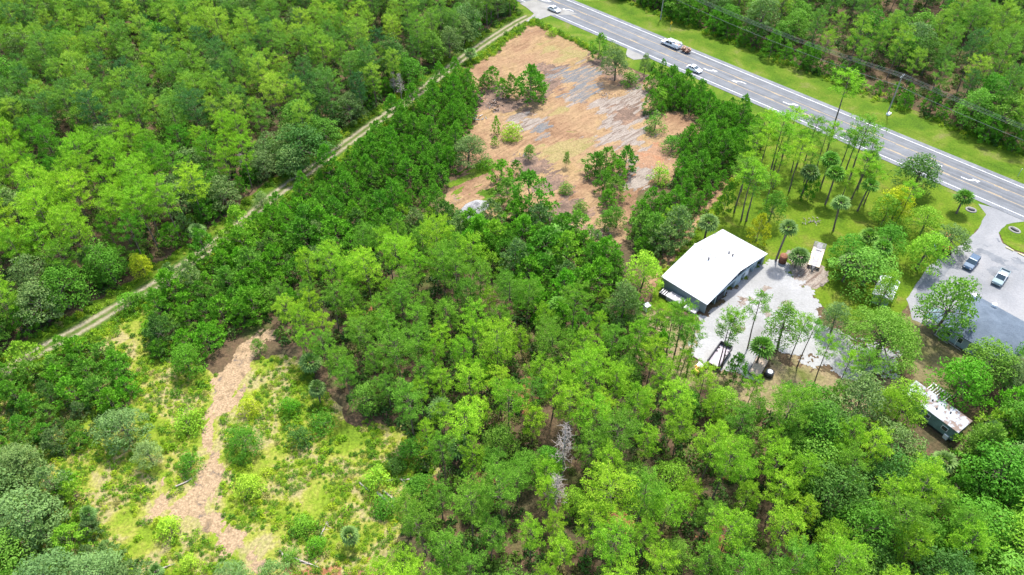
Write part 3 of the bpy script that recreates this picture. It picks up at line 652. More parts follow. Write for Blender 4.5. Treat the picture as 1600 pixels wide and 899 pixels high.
THINPX = [(1203, 274, 17, 2, 'bright'), (1208, 270, 13, 1, 'mid'), (1147, 332, 15, 0, 'mid'), (1158, 345, 16, 0, 'bright'), (1166, 346, 14, 1, 'mid'), (1233, 299, 14, 0, 'lime'), (1208, 294, 12, 1, 'bright'),
          (1257, 255, 13, 2, 'mid'), (1327, 282, 17, 2, 'mid'), (1320, 271, 13, 1, 'mid'), (1297, 219, 19, 2, 'bright'), (1312, 263, 11, 1, 'deep'), (1330, 312, 13, 0, 'bright'), (1178, 250, 13, 0, 'bright'), (1172, 262, 12, 1, 'mid'), (1244, 262, 11, 1, 'mid'), (1275, 268, 12, 0, 'mid'), (1188, 235, 12, 0, 'lime'), (1168, 282, 13, 0, 'bright'), (1186, 270, 12, 2, 'lime'), (1196, 320, 9, 1, 'bright'), (1222, 245, 14, 2, 'lime'), (1236, 270, 12, 0, 'bright'), (1256, 285, 9, 1, 'mid'), (1287, 250, 11, 1, 'bright'), (1340, 296, 14, 0, 'mid'), (1350, 320, 11, 1, 'bright'), (1398, 352, 12, 0, 'bright'), (1158, 300, 11, 1, 'lime'), (1312, 320, 10, 1, 'bright')]
FRONT = [(1168, 545, 15, 0, 'mid'), (1128, 575, 15, 2, 'bright'), (1122, 578, 14, 1, 'mid'), (1040, 560, 14, 0, 'bright'), (1052, 563, 15, 2, 'mid'), (1048, 578, 14, 1, 'mid'), (1235, 560, 12, 2, 'bright'), (1245, 575, 13, 0, 'mid'), (1060, 575, 13, 1, 'bright'), (1072, 590, 14, 0, 'mid'), (1270, 605, 13, 2, 'bright'), (1300, 620, 12, 0, 'lime'), (1330, 625, 13, 1, 'mid'), (1018, 555, 13, 2, 'bright')]
NIND = 300-len(THINPX)-len(FRONT)-6
PINEG = 'pines of the woods, told apart only by place'
for p, s, t, w in pines[:NIND]: tree('pine', p[0], p[1], s, t, None, 'pines '+w, where=w, wide=random.uniform(.78, .95) if 'left' in w or 'beyond' in w else random.uniform(.80, .98))
rest = pines[NIND:]
# the rest of the pines: one stuff object, each point carrying a whole tree
def joined(tm, cm, name):
    a = bmesh.new(); a.from_mesh(tm); n = len(a.faces); a.from_mesh(cm)
    a.faces.ensure_lookup_table()
    for f in a.faces[n:]: f.material_index = 1
    me = bpy.data.meshes.new(name); a.to_mesh(me); a.free(); setm(me, M['bark'], M['needle2']); return bpy.data.objects.new(name, me)
def forest_needle():
    m, nt, out = newmat('forest_pine_needles'); L = nt.links.new; oi = N(nt, 'ShaderNodeObjectInfo')
    c = ramp(nt, oi.outputs['Random'], [(0, (.055, .17, .04)), (.2, (.125, .28, .035)), (.55, (.19, .375, .03)), (.85, (.27, .45, .035)), (1, (.32, .48, .04))])
    f = noisef(nt, .10, 3, .5); c = mix(nt, c, ramp(nt, f, [(.35, (.75, .85, .9)), (.65, (1.15, 1.08, .95))]), 1, 'MULTIPLY')
    p = N(nt, 'ShaderNodeBsdfPrincipled'); L(c, p.inputs['Base Color']); p.inputs['Roughness'].default_value = .55; p.inputs['Specular IOR Level'].default_value = .25
    t = N(nt, 'ShaderNodeBsdfTranslucent'); L(c, t.inputs[0]); ms = N(nt, 'ShaderNodeMixShader'); ms.inputs[0].default_value = .35
    L(p.outputs[0], ms.inputs[1]); L(t.outputs[0], ms.inputs[2]); L(ms.outputs[0], out.inputs[0]); return m
M['needle2'] = forest_needle()
def instancer(name, pts, sources, label, cat, wide=1.0):
    me = bpy.data.meshes.new(name); me.from_pydata([(p[0], p[1], 0) for p, *_ in pts], [], [])
    at = me.attributes.new('size', 'FLOAT', 'POINT'); at.data.foreach_set('value', [s for _, s, *_ in pts])
    at = me.attributes.new('turn', 'FLOAT_VECTOR', 'POINT'); at.data.foreach_set('vector', np.array([(random.gauss(0, .03), random.gauss(0, .03), random.uniform(0, 6.28)) for _ in pts]).ravel())
    at = me.attributes.new('pick', 'INT', 'POINT'); at.data.foreach_set('value', [random.randrange(len(sources)) for _ in pts])
    o = link(name, me); tag(o, label, cat, None, 'stuff')
    ng = bpy.data.node_groups.new(name+'_nodes', 'GeometryNodeTree'); ng.interface.new_socket('Geometry', in_out='INPUT', socket_type='NodeSocketGeometry'); ng.interface.new_socket('Geometry', in_out='OUTPUT', socket_type='NodeSocketGeometry')
    gi, go = ng.nodes.new('NodeGroupInput'), ng.nodes.new('NodeGroupOutput'); L = ng.links.new
    jn = ng.nodes.new('GeometryNodeJoinGeometry')
    for i, s in reversed(list(enumerate(sources))):
        n = ng.nodes.new('GeometryNodeObjectInfo'); n.inputs['Object'].default_value = s; n.inputs['As Instance'].default_value = True
        L(n.outputs['Geometry'], jn.inputs[0])
    ip = ng.nodes.new('GeometryNodeInstanceOnPoints'); ip.inputs['Pick Instance'].default_value = True
    def named(nm, ty):
        a = ng.nodes.new('GeometryNodeInputNamedAttribute'); a.data_type = ty; a.inputs['Name'].default_value = nm; return a.outputs[0]
    L(gi.outputs[0], ip.inputs['Points']); L(jn.outputs[0], ip.inputs['Instance']); L(named('pick', 'INT'), ip.inputs['Instance Index'])
    e2r = ng.nodes.new('FunctionNodeEulerToRotation'); L(named('turn', 'FLOAT_VECTOR'), e2r.inputs[0]); L(e2r.outputs[0], ip.inputs['Rotation'])
    vx = ng.nodes.new('ShaderNodeVectorMath'); vx.operation = 'SCALE'; vx.inputs[0].default_value = (wide, wide, 1); L(named('size', 'FLOAT'), vx.inputs['Scale']); L(vx.outputs[0], ip.inputs['Scale']); L(ip.outputs[0], go.inputs[0])
    md = o.modifiers.new('trees', 'NODES'); md.node_group = ng; return o
srcs = [joined(a, b, 'pine_source') for a, b in PINE]
if rest: instancer('pine_forest', rest, srcs, 'dense pine forest canopy filling the upper left and beyond the highway', 'forest', .82)

# broadleaf trees of the woods (at most 300, the largest first)
OAKL = []
def Aoak(u, v, h, wide, tint, label, variant=None): p = G(u, v); OAKL.append(1); return tree('oak', p.x, p.y, 1, tint, label, None, h, wide, variant=variant)
for u, v, h, w, t, l, *vr in [
    (733, 260, 8.5, 1.15, 'grey', 'grey green oak standing alone at the left edge of the sandy clearing'),
    (1200, 350, 9.5, .85, 'deep', 'dark rounded tree on the lawn just behind the yellow tree by the barn'),
    (1346, 445, 9, 1.5, 'mid', 'wide green oak on the lawn right of the flatbed trailer'),
    (1318, 415, 7.5, 1.2, 'deep', 'dark oak beside the parked flatbed trailer'),
    (1380, 400, 8.5, 1.3, 'deep', 'dark green oak in the middle of the lawn tree group'),
    (1425, 298, 9.5, 1.25, 'dark', 'big dark oak close to the highway edge behind the yellow tree'),
    (1392, 345, 9, .95, 'yellow', 'bright yellow green tree in front of the big dark roadside oak'),
    (1376, 352, 8, .95, 'bright', 'fresh green tree left of the yellow roadside tree'),
    (1372, 482, 10, .62, 'lime', 'slim lime green tree left of the small white roofed shed'),
    (1437, 366, 8, 1.0, 'bright', 'light green tree on the lawn left of the grey bushy tree'),
    (1480, 392, 6.5, 1.35, 'grey', 'grey bushy tree hiding orange machinery beside the parking lot'),
    (1432, 420, 9.5, 1.05, 'bright', 'bright green tree at the left end of the grey drive'),
    (1366, 562, 11.5, 1.0, 'mid', 'huge spreading live oak over the right side of the gravel yard', 5),
    (1298, 520, 8, 1.0, 'grey', 'grey green oak overhanging the gravel yard left of the huge live oak'),
    (1457, 522, 15, .8, 'mid', 'tall rounded tree with long trunk between shingled house and drive'),
    (1520, 715, 8, 1.0, 'mid', 'rounded tree in front of the right end of the mobile home'),
    (1532, 600, 9.5, 1.2, 'mid', 'green tree below the shingled house'),
    (1565, 610, 8.5, 1.2, 'grey', 'grey green tree overhanging the shingled house roof'),
    (1608, 590, 9, 1.1, 'deep', 'dark tree at the right edge below the shingled house'),
    (1486, 625, 9.5, 1.15, 'emerald', 'bright leafy tree just above the rusting mobile home'),
    (1580, 685, 9, 1.15, 'deep', 'big round dark tree right of the mobile home'),
    (1540, 770, 10, 1.3, 'deep', 'large grey green tree below the mobile home'),
    (1610, 760, 10, 1.3, 'grey', 'large grey green tree at right edge below the mobile home'),
    (1392, 665, 12, .85, 'bright', 'broad bright tree covering the left end of the mobile home'),
    (1500, 860, 10, 1.4, 'deep', 'dense deep green tree in the lower right corner woods'),
    (1585, 880, 12, 1.3, 'bright', 'light green crown at the right edge near the bottom'),
    (1560, 960, 12, 1.3, 'mid', 'green crown cut by the bottom right corner'),
    (478, 262, 11.5, 1.3, 'dark', 'big dark oak standing at the far side of the track'),
    (500, 200, 11.5, 1.3, 'dark', 'tall dark oak deeper in the forest behind the track'),
    (462, 275, 8.5, 1.1, 'sage', 'pale silvery tree beside the big dark oak by the track'),
    (415, 335, 6.5, 1.0, 'sage', 'pale green tree leaning over the dirt track'),
    (228, 432, 7.0, .75, 'yellow', 'bright yellow vine covered tree on the left verge of the track'),
    (205, 690, 7.5, 1.25, 'grey', 'grey green tree at the meadow left of the sandy path'),
    (240, 725, 6.0, 1.1, 'sage', 'pale grey tree on the meadow nearest the forked sandy path'),
    (385, 705, 5.5, 1.15, 'deep', 'dark bushy tree on the meadow right of the sandy path'),
    (408, 552, 4.2, .7, 'mid', 'rounded green tree at the top end of the sandy path'),
    (300, 580, 6.5, 1.1, 'emerald', 'glossy round tree in front of the thicket left of the sandy path'),
    (60, 830, 8.5, 1.3, 'sage', 'sage grey tree at the left edge of the lower meadow'),
    (-10, 800, 9.5, 1.3, 'grey', 'grey crown cut by the left edge above the lower corner'),
    (90, 925, 8.5, 1.3, 'grey', 'grey green tree in the lower left corner'),
    (170, 905, 7.5, 1.2, 'sage', 'sage coloured tree at the bottom right of the corner trees'),
    (0, 900, 9.0, 1.3, 'mid', 'green crown filling the bottom left corner'),
    (35, 745, 7.0, 1.3, 'sage', 'pale tree above the lower left corner trees'),
    (375, 920, 6.0, 1.2, 'sage', 'sage grey tree at the bottom edge beside the sandy path'),
    (432, 915, 5.5, 1.0, 'sage', 'small pale tree at the bottom edge right of the sandy path'),
    (960, 126, 11.5, .85, 'grey', 'tall grey mossy tree between the clearing and the highway'),
    (1006, 120, 7.0, .6, 'grey', 'narrow grey mossy tree near the highway right of the taller one'),
    (944, 362, 6.0, .85, 'deep', 'round dark tree at the bottom of the clump in the clearing'),
    (962, 356, 6.0, .9, 'deep', 'round dark tree paired at the bottom of the clearing clump'),
    (826, 250, 4.6, .75, 'mid', 'low spreading tree in the middle of the sandy clearing'),
    (884, 262, 4.6, .45, 'mid', 'small lone tree in the lower sandy clearing'),
    (1215, 545, 12, .8, 'mid', 'airy green tree standing on the front edge of the gravel yard'),
    (970, 505, 11, .7, 'grey', 'grey mossy tree left of the white barn'),
    (1000, 455, 10, .9, 'lime', 'lime green tree beside the footpath left of the barn')]:
    Aoak(u, v, h, w, t, l, vr[0] if vr else None)
oaks.sort(key=lambda t: px_size(t[0]), reverse=True)
for p, t, s, w in oaks[:300-len(OAKL)-1]: tree('oak', p[0], p[1], s, t, None, 'broadleaf trees '+w, where=w)
if len(oaks) > 300-len(OAKL)-1:
    m2 = M['needle2']; so_ = []
    for a, b in OAK:
        o = joined(a, b, 'oak_source'); so_.append(o)
    instancer('broadleaf_forest', [(p, s) for p, t, s, w in oaks[300-len(OAKL)-1:]], so_, 'far broadleaf canopy mixed among the forest pines', 'forest')

# thin tall pines standing on the lawn and before the gravel yard
for i, (u, v, h, k, t) in enumerate(THINPX):
    p = G(u, v); tree('thin', p.x, p.y, 1, t, None, 'slender pines on the lawn', h, 1.22, 'on the lawn beside the highway', k, .02)
for u, v, h, k, t in FRONT:
    p = G(u, v); tree('thin', p.x, p.y, 1, t, None, 'slender pines before the gravel yard', h, .92, 'before the gravel yard and barn', k, .03)

# thickets of young trees
ythick = []
TH = [(poly([(392, 366), (545, 250), (640, 180), (700, 134), (735, 118), (745, 170), (724, 215), (704, 270), (672, 320), (640, 330), (560, 360), (500, 385), (430, 440), (400, 500), (345, 540), (320, 560), (245, 560), (232, 520), (262, 465)]), 2.75, 'in the thicket between track and clearing', .95),
      (poly([(1006, 180), (1030, 165), (1012, 138), (1060, 148), (1170, 205), (1178, 225), (1160, 262), (1112, 305), (1078, 345), (1035, 405), (1000, 400), (985, 372), (1000, 330), (1045, 300), (1068, 255), (1060, 215), (1108, 212), (1098, 182), (1060, 176)]), 2.9, 'in the thicket between clearing and lawn', .95),
      (poly([(1012, 104), (1060, 124), (1120, 158), (1186, 190), (1180, 204), (1120, 180), (1040, 140)]), 2.3, 'in the hedge beside the highway', .45),
      (poly([(772, 345), (850, 345), (940, 385), (965, 400), (975, 460), (900, 470), (830, 490), (780, 440), (740, 400), (745, 350)]), 2.9, 'in the dark grove below the clearing', 1.05),
      (poly([(-60, 620), (60, 572), (130, 545), (190, 560), (205, 620), (190, 665), (110, 712), (-60, 720)]), 3.0, 'in the lower left thicket', .8),
      (poly([(1545, 660), (1640, 620), (1700, 760), (1520, 990), (1460, 880), (1480, 790)]), 3.2, 'in the lower right undergrowth', .95),
      (poly([(405, 515), (398, 480), (440, 432), (560, 358), (660, 335), (705, 335), (760, 400), (700, 425), (640, 392), (560, 420), (505, 447), (442, 492)]), 2.7, 'between the thicket and the pine stand', .9),
      (poly([(900, 470), (960, 480), (1005, 500), (1040, 545), (1010, 575), (960, 560), (900, 525), (840, 515), (835, 490)]), 2.9, 'in the gap left of the barn', .7),
      (poly([(-90, 740), (30, 712), (120, 775), (165, 850), (225, 890), (215, 980), (-110, 980)]), 2.9, 'in the lower left corner', .75),
      (poly([(1420, 700), (1450, 715), (1510, 740), (1500, 800), (1440, 800)]), 3.4, 'around the mobile home', .45)]
for pl, d, w, sc in TH:
    for p in scatter(pl, d):
        if vis(p, 6): ythick.append((p, random.uniform(.5, 1.22)*sc, w))
for p in scatter([road_pt(-200, HW+13.5), road_pt(260, HW+13.5), road_pt(260, HW+18), road_pt(-200, HW+18)], 2.6):
    if vis(p, 6): ythick.append((p, random.uniform(.55, 1.1), 'along the woods beyond the highway'))
T3 = smooth_line([t+Vector((-4.6, 4.6)) for t in TRK], 2.6)
for p in T3:
    p = p+Vector((random.gauss(-1, 1), random.gauss(1, 1)))
    if vis(p, 6) and random.random() < .8: ythick.append((p, random.uniform(.45, 1.0), 'along the left forest edge'))
YG = []
for u, v, h, wd, t, l in [
    (828, 158, 11, 1.0, 'deep', 'tallest young pine of the clump on the upper clearing'), (836, 150, 8, 1.0, 'mid', 'lighter young tree touching the tallest pine on the upper clearing'),
    (800, 152, 7.5, .9, 'deep', 'young tree left of the tallest pine on the upper clearing'), (768, 134, 6, 1.2, 'deep', 'wide young tree at the left end of the upper clearing clump'),
    (786, 150, 5.5, 1.0, 'emerald', 'small young tree inside the upper clearing clump'), (757, 142, 5, 1.0, 'deep', 'young tree at the clearing edge next to the burnt debris'),
    (775, 210, 5.5, .5, 'bright', 'thin lone sapling on the left of the clearing'), (773, 228, 3, .8, 'bright', 'small sapling below the thin lone sapling'),
    (785, 290, 7.5, 1.1, 'emerald', 'young tree at the upper end of the lower clearing clump'), (806, 275, 5, .9, 'deep', 'small young tree right of the lower clearing clump'),
    (795, 318, 7, 1.1, 'mid', 'green young tree inside the lower clearing clump'), (829, 334, 12, 1.05, 'deep', 'large conical dark tree at the bottom of the clearing'),
    (930, 274, 6.5, 1.2, 'deep', 'young tree at the upper left of the island clump'), (946, 268, 7, 1.0, 'mid', 'young tree in the middle top of the island clump'),
    (975, 268, 7.5, .95, 'deep', 'young tree at the upper right of the island clump'), (962, 284, 6.5, 1.1, 'emerald', 'young tree in the centre of the island clump'),
    (942, 300, 6, 1.1, 'deep', 'young tree on the left side of the island clump'), (960, 312, 6.5, 1.1, 'mid', 'young tree on the right side of the island clump'), (948, 324, 5.5, 1.1, 'emerald', 'lowest young tree of the island clump'),
    (935, 92, 8.5, .95, 'mid', 'pointed green tree between clearing and highway'), (1129, 335, 9, .5, 'deep', 'narrow vine wrapped trunk like a green column on the lawn'),
    (1261, 313, 8, .55, 'deep', 'vine wrapped green column between two lawn palms'), (1145, 596, 8, .8, 'deep', 'dark vine covered tree in front of the dark dump bin'),
    (1181, 379, 8.5, .7, 'yellow', 'yellow green slim tree on the lawn behind the barn')]:
    p = G(u, v); YG.append(tree('young', p.x, p.y, 1, t, l, None, h, wd*1.1))
ythick.sort(key=lambda t: px_size(t[0]), reverse=True)
for p, s, w in ythick[:300-len(YG)-1]:
    v = nz(p, .08, 3)+random.gauss(0, .3)
    t = 'emerald' if v > -.12 else 'deep' if v > -.6 else 'dark'
    if random.random() < .3: t = random.choice(['mid', 'bright', 'grey', 'mid', 'sage'])
    if 'corner' in w: t = random.choice(['sage', 'sage', 'grey', 'mid', 'bright'])
    tree('young', p[0], p[1], s, t, None, 'young trees '+w, where=w, wide=random.uniform(1.0, 1.25))
if len(ythick) > 300-len(YG)-1:
    so_ = []
    for a, b in YOUNG:
        o = joined(a, b, 'young_source'); o.data.materials[1] = M['leaf']; so_.append(o)
    q = instancer('thicket', [(p, s) for p, s, w in ythick[300-len(YG)-1:]], so_, 'far part of the young tree thickets', 'thicket'); q.color = (.09, .27, .018, 1)

# palms
for u, v, h, t, l in [
    (1101, 375, 4.8, 'grey', 'round headed palm on the lawn touching the back of the barn'), (1494, 334, 4.2, 'deep', 'lone palm on the grass corner between drive and highway'),
    (1282, 294, 8, 'mid', 'tall palm near the middle of the lawn palms'), (1289, 320, 8.2, 'mid', 'tall palm in front of the middle lawn palms'),
    (1251, 308, 7, 'grey', 'palm left of the vine wrapped column'), (1302, 361, 7.5, 'sage', 'palm with thin dark trunk above the flatbed trailer'),
    (1355, 266, 3.8, 'dark', 'short dark palm right beside the highway'), (1212, 408, 9, 'grey', 'ragged palm at the corner of the barn and gravel'),
    (1242, 418, 3.0, 'grey', 'low palm beside the rusty tank'), (1340, 400, 6, 'mid', 'palm behind the wide oak on the lawn'), (1362, 420, 6, 'mid', 'palm squeezed between the wide oak and dark oak'),
    (1316, 440, 5, 'grey', 'short palm right of the flatbed trailer'), (1340, 330, 7, 'mid', 'palm leaning among the lawn trees'),
    (314, 378, 3.2, 'sage', 'palm at the left verge of the dirt track'), (252, 528, 2.6, 'sage', 'pale palm at the edge of the lower thicket'),
    (492, 582, 3.0, 'sage', 'pale palm at the foot of the pine stand'), (500, 630, 4.0, 'grey', 'blue grey palm on the meadow edge below the pine stand'),
    (690, 668, 5.5, 'grey', 'large palm at the lower edge of the pine stand'), (722, 712, 3.0, 'grey', 'small palm at the stand edge right of the large palm'),
    (553, 850, 3.2, 'sage', 'silvery palm casting shade on the lower meadow'), (150, 818, 2.8, 'sage', 'short palm with bare trunk on the lower left meadow'),
    (250, 900, 1.6, 'sage', 'stunted palm near the bottom edge of the meadow'), (1420, 800, 5.0, 'sage', 'large pale palm in the lower right woods'),
    (1366, 822, 3.5, 'grey', 'small palm left of the large pale palm'), (1462, 745, 4.0, 'sage', 'pale palm above the large one in the lower right woods'), (1384, 868, 3.5, 'grey', 'blue grey palm low in the bottom right woods'),
    (735, 98, 3.0, 'sage', 'pale palm where the track meets the upper clearing'), (1180, 570, 5.0, 'deep', 'dark palm between dump bin and wooden trailer'),
    (870, 500, 4.0, 'mid', 'palm in the middle of the dark grove'), (150, 420, 4.0, 'sage', 'pale palm within the left forest')]:
    p = G(u, v); s = h/5.0; e = tree('palm', p.x, p.y, 1, t, l, 'fan palms', None, 1, tilt=.05)
    for c in e.children:
        if c.name.startswith('crown'): c.color = (c.color[0]*.75, c.color[1]*.85, c.color[2]*.7, 1)
    k = (1.25 if h > 2.9 else .9)*(.72 if (v > 620 and u < 600) else 1); e.scale = (k, k, 1)
    # stretch only the trunk, keep the head's size
    for c in e.children:
        if c.name.startswith('trunk'): c.scale = (1, 1, s)
        else: c.location = (0, 0, 5*(s-1))
p = G(865, 378); e = thing('banana_plant', 'clump of long arching leaves at the bottom edge of the clearing', 'plant', (p.x, p.y, 0), .3, 'big leaved plants'); BAN = make_banana(); c = link('leaves', BAN, e); c.color = (.14, .34, .05, 1); e.scale = (1.15,)*3
p = G(862, 415); e = thing('banana_plant', 'smaller clump of long leaves inside the dark grove', 'plant', (p.x, p.y, 0), 2, 'big leaved plants'); c = link('leaves', BAN, e); c.color = (.14, .32, .05, 1); e.scale = (.75,)*3

# named shrubs of the meadow and clearing
for u, v, s, t, l in [(590, 762, 2.0, 'lime', 'bright round shrub beside the fallen logs'), (471, 693, 1.7, 'dark', 'dark round shrub on the upper meadow'), (298, 733, 1.5, 'deep', 'dark shrub on the left bank of the sandy path'),
    (108, 758, 1.4, 'emerald', 'green shrub on the left meadow'), (798, 217, 2.2, 'lime', 'lime green bush on the left of the clearing'), (883, 301, 1.4, 'mid', 'thin low bush on the lower clearing'), (206, 482, 1.9, 'emerald', 'round shrub on the right verge of the track'),
    (220, 474, 1.6, 'deep', 'dark shrub next to the round one on the track verge'), (602, 800, 1.6, 'deep', 'dark shrub below the fallen logs'), (498, 856, 1.3, 'emerald', 'small emerald shrub low on the meadow'), (620, 735, 1.5, 'dark', 'upright dark shrub above the fallen logs'),
    (640, 715, 1.9, 'deep', 'dense dark shrub at the edge of the pine stand'), (475, 828, 1.5, 'bright', 'bright shrub in the middle of the lower meadow'), (298, 888, 1.3, 'lime', 'lime shrub near the bottom edge left'), (392, 645, 1.6, 'yellow', 'yellowish shrub beside the sandy path'),
    (505, 668, 1.8, 'deep', 'dark shrub in front of the blue grey palm'), (455, 640, 1.5, 'emerald', 'glossy shrub on the meadow above the dark round shrub'), (268, 832, 1.6, 'lime', 'yellow green shrub below the forked path'), (395, 770, 1.9, 'lime', 'lime shrub right of the path fork'),
    (862, 55, 1.4, 'lime', 'weedy bush on the clearing edge near the concrete apron'), (296, 668, 2.0, 'bright', 'bright shrub left of the narrow part of the path'), (455, 875, 1.2, 'mid', 'small shrub beside the fallen branches'), (1035, 165, 2.0, 'bright', 'bright shrub pushing into the clearing from the right'), (1022, 205, 2.2, 'mid', 'green shrub at the right edge of the ashy patch'), (1048, 235, 2.0, 'deep', 'deep green shrub between ashy soil and right thicket'), (1030, 285, 2.0, 'bright', 'bushy shrub at the lower right of the clearing'), (760, 262, 1.6, 'emerald', 'low shrub beside the lone grey green oak'), (905, 330, 1.4, 'mid', 'small shrub left of the round dark trees'), (985, 132, 2.2, 'deep', 'dark shrub under the roadside hedge at the clearing')]:
    p = G(u, v); tree('shrub', p.x, p.y, s, t, l, None, wide=1.05)
for i, (u, v, k) in enumerate([(878, 745, 0), (868, 805, 1), (617, 150, 1), (628, 162, 0), (385, 280, 1)]):
    p = G(u, v); e = thing('dead_tree', ['bare silver dead pine above the other in the middle stand', 'lower bare grey dead pine in the middle stand', 'leafless grey tree behind the track', 'second leafless grey tree behind the track', 'leaning leafless tree in the left forest'][i], 'dead tree', (p.x, p.y, 0), i, None)
    o = link('trunk', DEAD[k], e); e.scale = (.95,)*3 if i < 2 else (.7, .7, .6)
#PART2
# ------------------------------------------------------------ undergrowth: leafy ground cover nobody could count
def cover(name, pts, col, label, src, mat):
    so_ = []
    for a, b in src:
        o = joined(a, b, name+'_source'); o.data.materials[1] = mat; so_.append(o)
    q = instancer(name, pts, so_, label, 'ground cover'); q.color = (*col, 1); return q
WEED = [make_oak(.9, .75, 9, 16, .30, zb=.05), make_oak(.7, .9, 10, 16, .26, zb=.05), make_oak(1.2, .7, 9, 18, .26, zb=.05)]
def weedmat(name, stops):
    m, nt, out = newmat(name); L = nt.links.new; oi = N(nt, 'ShaderNodeObjectInfo'); c = ramp(nt, oi.outputs['Random'], stops)
    p = N(nt, 'ShaderNodeBsdfPrincipled'); L(c, p.inputs['Base Color']); p.inputs['Roughness'].default_value = .6; p.inputs['Specular IOR Level'].default_value = .2
    t = N(nt, 'ShaderNodeBsdfTranslucent'); L(c, t.inputs[0]); ms = N(nt, 'ShaderNodeMixShader'); ms.inputs[0].default_value = .3
    L(p.outputs[0], ms.inputs[1]); L(t.outputs[0], ms.inputs[2]); L(ms.outputs[0], out.inputs[0]); return m
MEADOW = poly([(60, 560), (195, 492), (240, 470), (250, 520), (330, 590), (400, 560), (470, 560), (540, 650), (660, 680), (690, 720), (640, 790), (620, 860), (590, 990), (-120, 1040), (-160, 720)])
PATHP = poly([(437, 498), (405, 512), (372, 545), (345, 575), (328, 610), (322, 640), (308, 680), (314, 720), (300, 760), (262, 778), (262, 736), (248, 735), (238, 775), (214, 800), (212, 814), (255, 812), (300, 826), (330, 850), (372, 872), (392, 900), (395, 940), (428, 940), (420, 880), (395, 838), (350, 812), (338, 790), (350, 752), (360, 722), (345, 690), (346, 655), (372, 630), (392, 596), (408, 575), (398, 550), (430, 530)])
mw = weedmat('meadow_weeds', [(0, (.06, .17, .012)), (.3, (.13, .28, .012)), (.7, (.22, .38, .012)), (.92, (.34, .44, .02)), (1, (.34, .30, .10))])
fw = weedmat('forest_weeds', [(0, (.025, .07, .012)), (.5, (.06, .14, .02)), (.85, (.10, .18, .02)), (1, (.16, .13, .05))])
pts = [(p, random.uniform(.25, .8)*(1.5 if random.random() < .08 else 1)) for p in scatter(MEADOW, .62, 160000, exclude=[PATHP], test=lambda p: nz(p, .16, 2)+random.gauss(0, .22) > .06) if vis(p, 1)]
cover('meadow_undergrowth', pts, (1, 1, 1), 'low lime green weeds and palmetto covering the meadow left of the pines', WEED, mw)
pts = []
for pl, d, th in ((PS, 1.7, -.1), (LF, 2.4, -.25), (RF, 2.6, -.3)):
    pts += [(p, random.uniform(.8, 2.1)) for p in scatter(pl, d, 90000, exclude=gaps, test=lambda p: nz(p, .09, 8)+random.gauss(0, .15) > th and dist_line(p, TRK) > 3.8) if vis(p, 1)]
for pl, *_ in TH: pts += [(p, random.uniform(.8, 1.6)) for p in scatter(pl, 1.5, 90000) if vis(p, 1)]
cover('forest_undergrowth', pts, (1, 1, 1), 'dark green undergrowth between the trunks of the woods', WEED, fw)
pts = []
def along(line, off, n, sp):
    for i in range(n):
        k = random.randrange(len(line)-1); p = line[k].lerp(line[k+1], random.random()); d = (line[k+1]-line[k]).normalized(); nn = Vector((-d.y, d.x)); q = p+nn*random.gauss(off, sp)
        if vis(q, 1): pts.append((q, random.uniform(.4, 1.1)))
T2 = smooth_line(TRK, 3); along(T2, 3.6, 260, .7); along(T2, -3.8, 700, .9)
CE = poly([(832, 36), (860, 48), (900, 66), (930, 84)]); along(CE, .6, 160, .6)
CE = poly([(800, 52), (768, 84), (728, 104)]); along(CE, 0, 90, .8)
CE = poly([(1148, 262), (1118, 305), (1085, 345), (1052, 395), (1022, 432)]); along(CE, 1.9, 120, .5)
e0_, e1_ = road_pt(-200, HW+14), road_pt(200, HW+14); along([e0_, e1_], .5, 900, 1.3)
cover('verge_weeds', pts, (1, 1, 1), 'bright weeds fringing the dirt track, clearing and footpath', WEED, mw)

# ------------------------------------------------------------ the white roofed barn
def frame_at(name, label, cat, c, xdir, group=None, z=0):
    return thing(name, label, cat, (c[0], c[1], z), math.atan2(xdir.y, xdir.x), group)
EH = 2.8; A, B, C_, D = (G(*q, EH).xy for q in ((1129, 356), (1200, 399), (1105, 474), (1033, 435)))
ctr = (A+B+C_+D)/4; rx = ((B+C_-A-D)/2).normalized(); LX = ((B-A).length+(C_-D).length)/2; LY = ((C_-B).length+(D-A).length)/2
e = frame_at('barn', 'open sided barn with a wide white metal roof beside the pale gravel yard', 'barn', ctr, rx)
hx, hy, rz_ = LX/2, LY/2, EH+2.1
mb = MB()
for sg in (-1, 1):
    pr = [(-hx, sg*hy, EH), (hx, sg*hy, EH), (hx, 0, rz_), (-hx, 0, rz_)]
    up = [Vector(p) for p in pr]; dn = [p-Vector((0, 0, .12)) for p in up]
    if sg > 0: up, dn = up[::-1], dn[::-1]
    vs = [mb.bm.verts.new(p) for p in up+dn]; mb.bm.faces.new(vs[:4]); mb.bm.faces.new(vs[4:][::-1])
    for i in range(4): mb.bm.faces.new((vs[i], vs[4+i], vs[4+(i+1) % 4], vs[(i+1) % 4]))
    n = int(LX/.9)
    sl_ = math.atan2(rz_-EH, hy)
    for i in range(1, n): mb.box((-hx+LX*i/n, sg*hy/2, (EH+rz_)/2+.012), (.05, math.hypot(hy, rz_-EH)-.1, .03), rx=-sg*sl_)
rf = mb.build('roof', M['roofwhite'], e)
MB().box((0, 0, rz_+.03), (LX+.06, .5, .07)).build('ridge_cap', M['galv'], rf)
for x, y in ((1.6, 3.2), (.6, 3.4), (-1.0, -1.5)):
    z = rz_-(rz_-EH)*abs(y)/hy; MB().tube((x, y, z-.1), (x, y, z+.35), .14).box((x, y, z+.38), (.4, .4, .06)).build('roof_vent', M['steel'], rf)
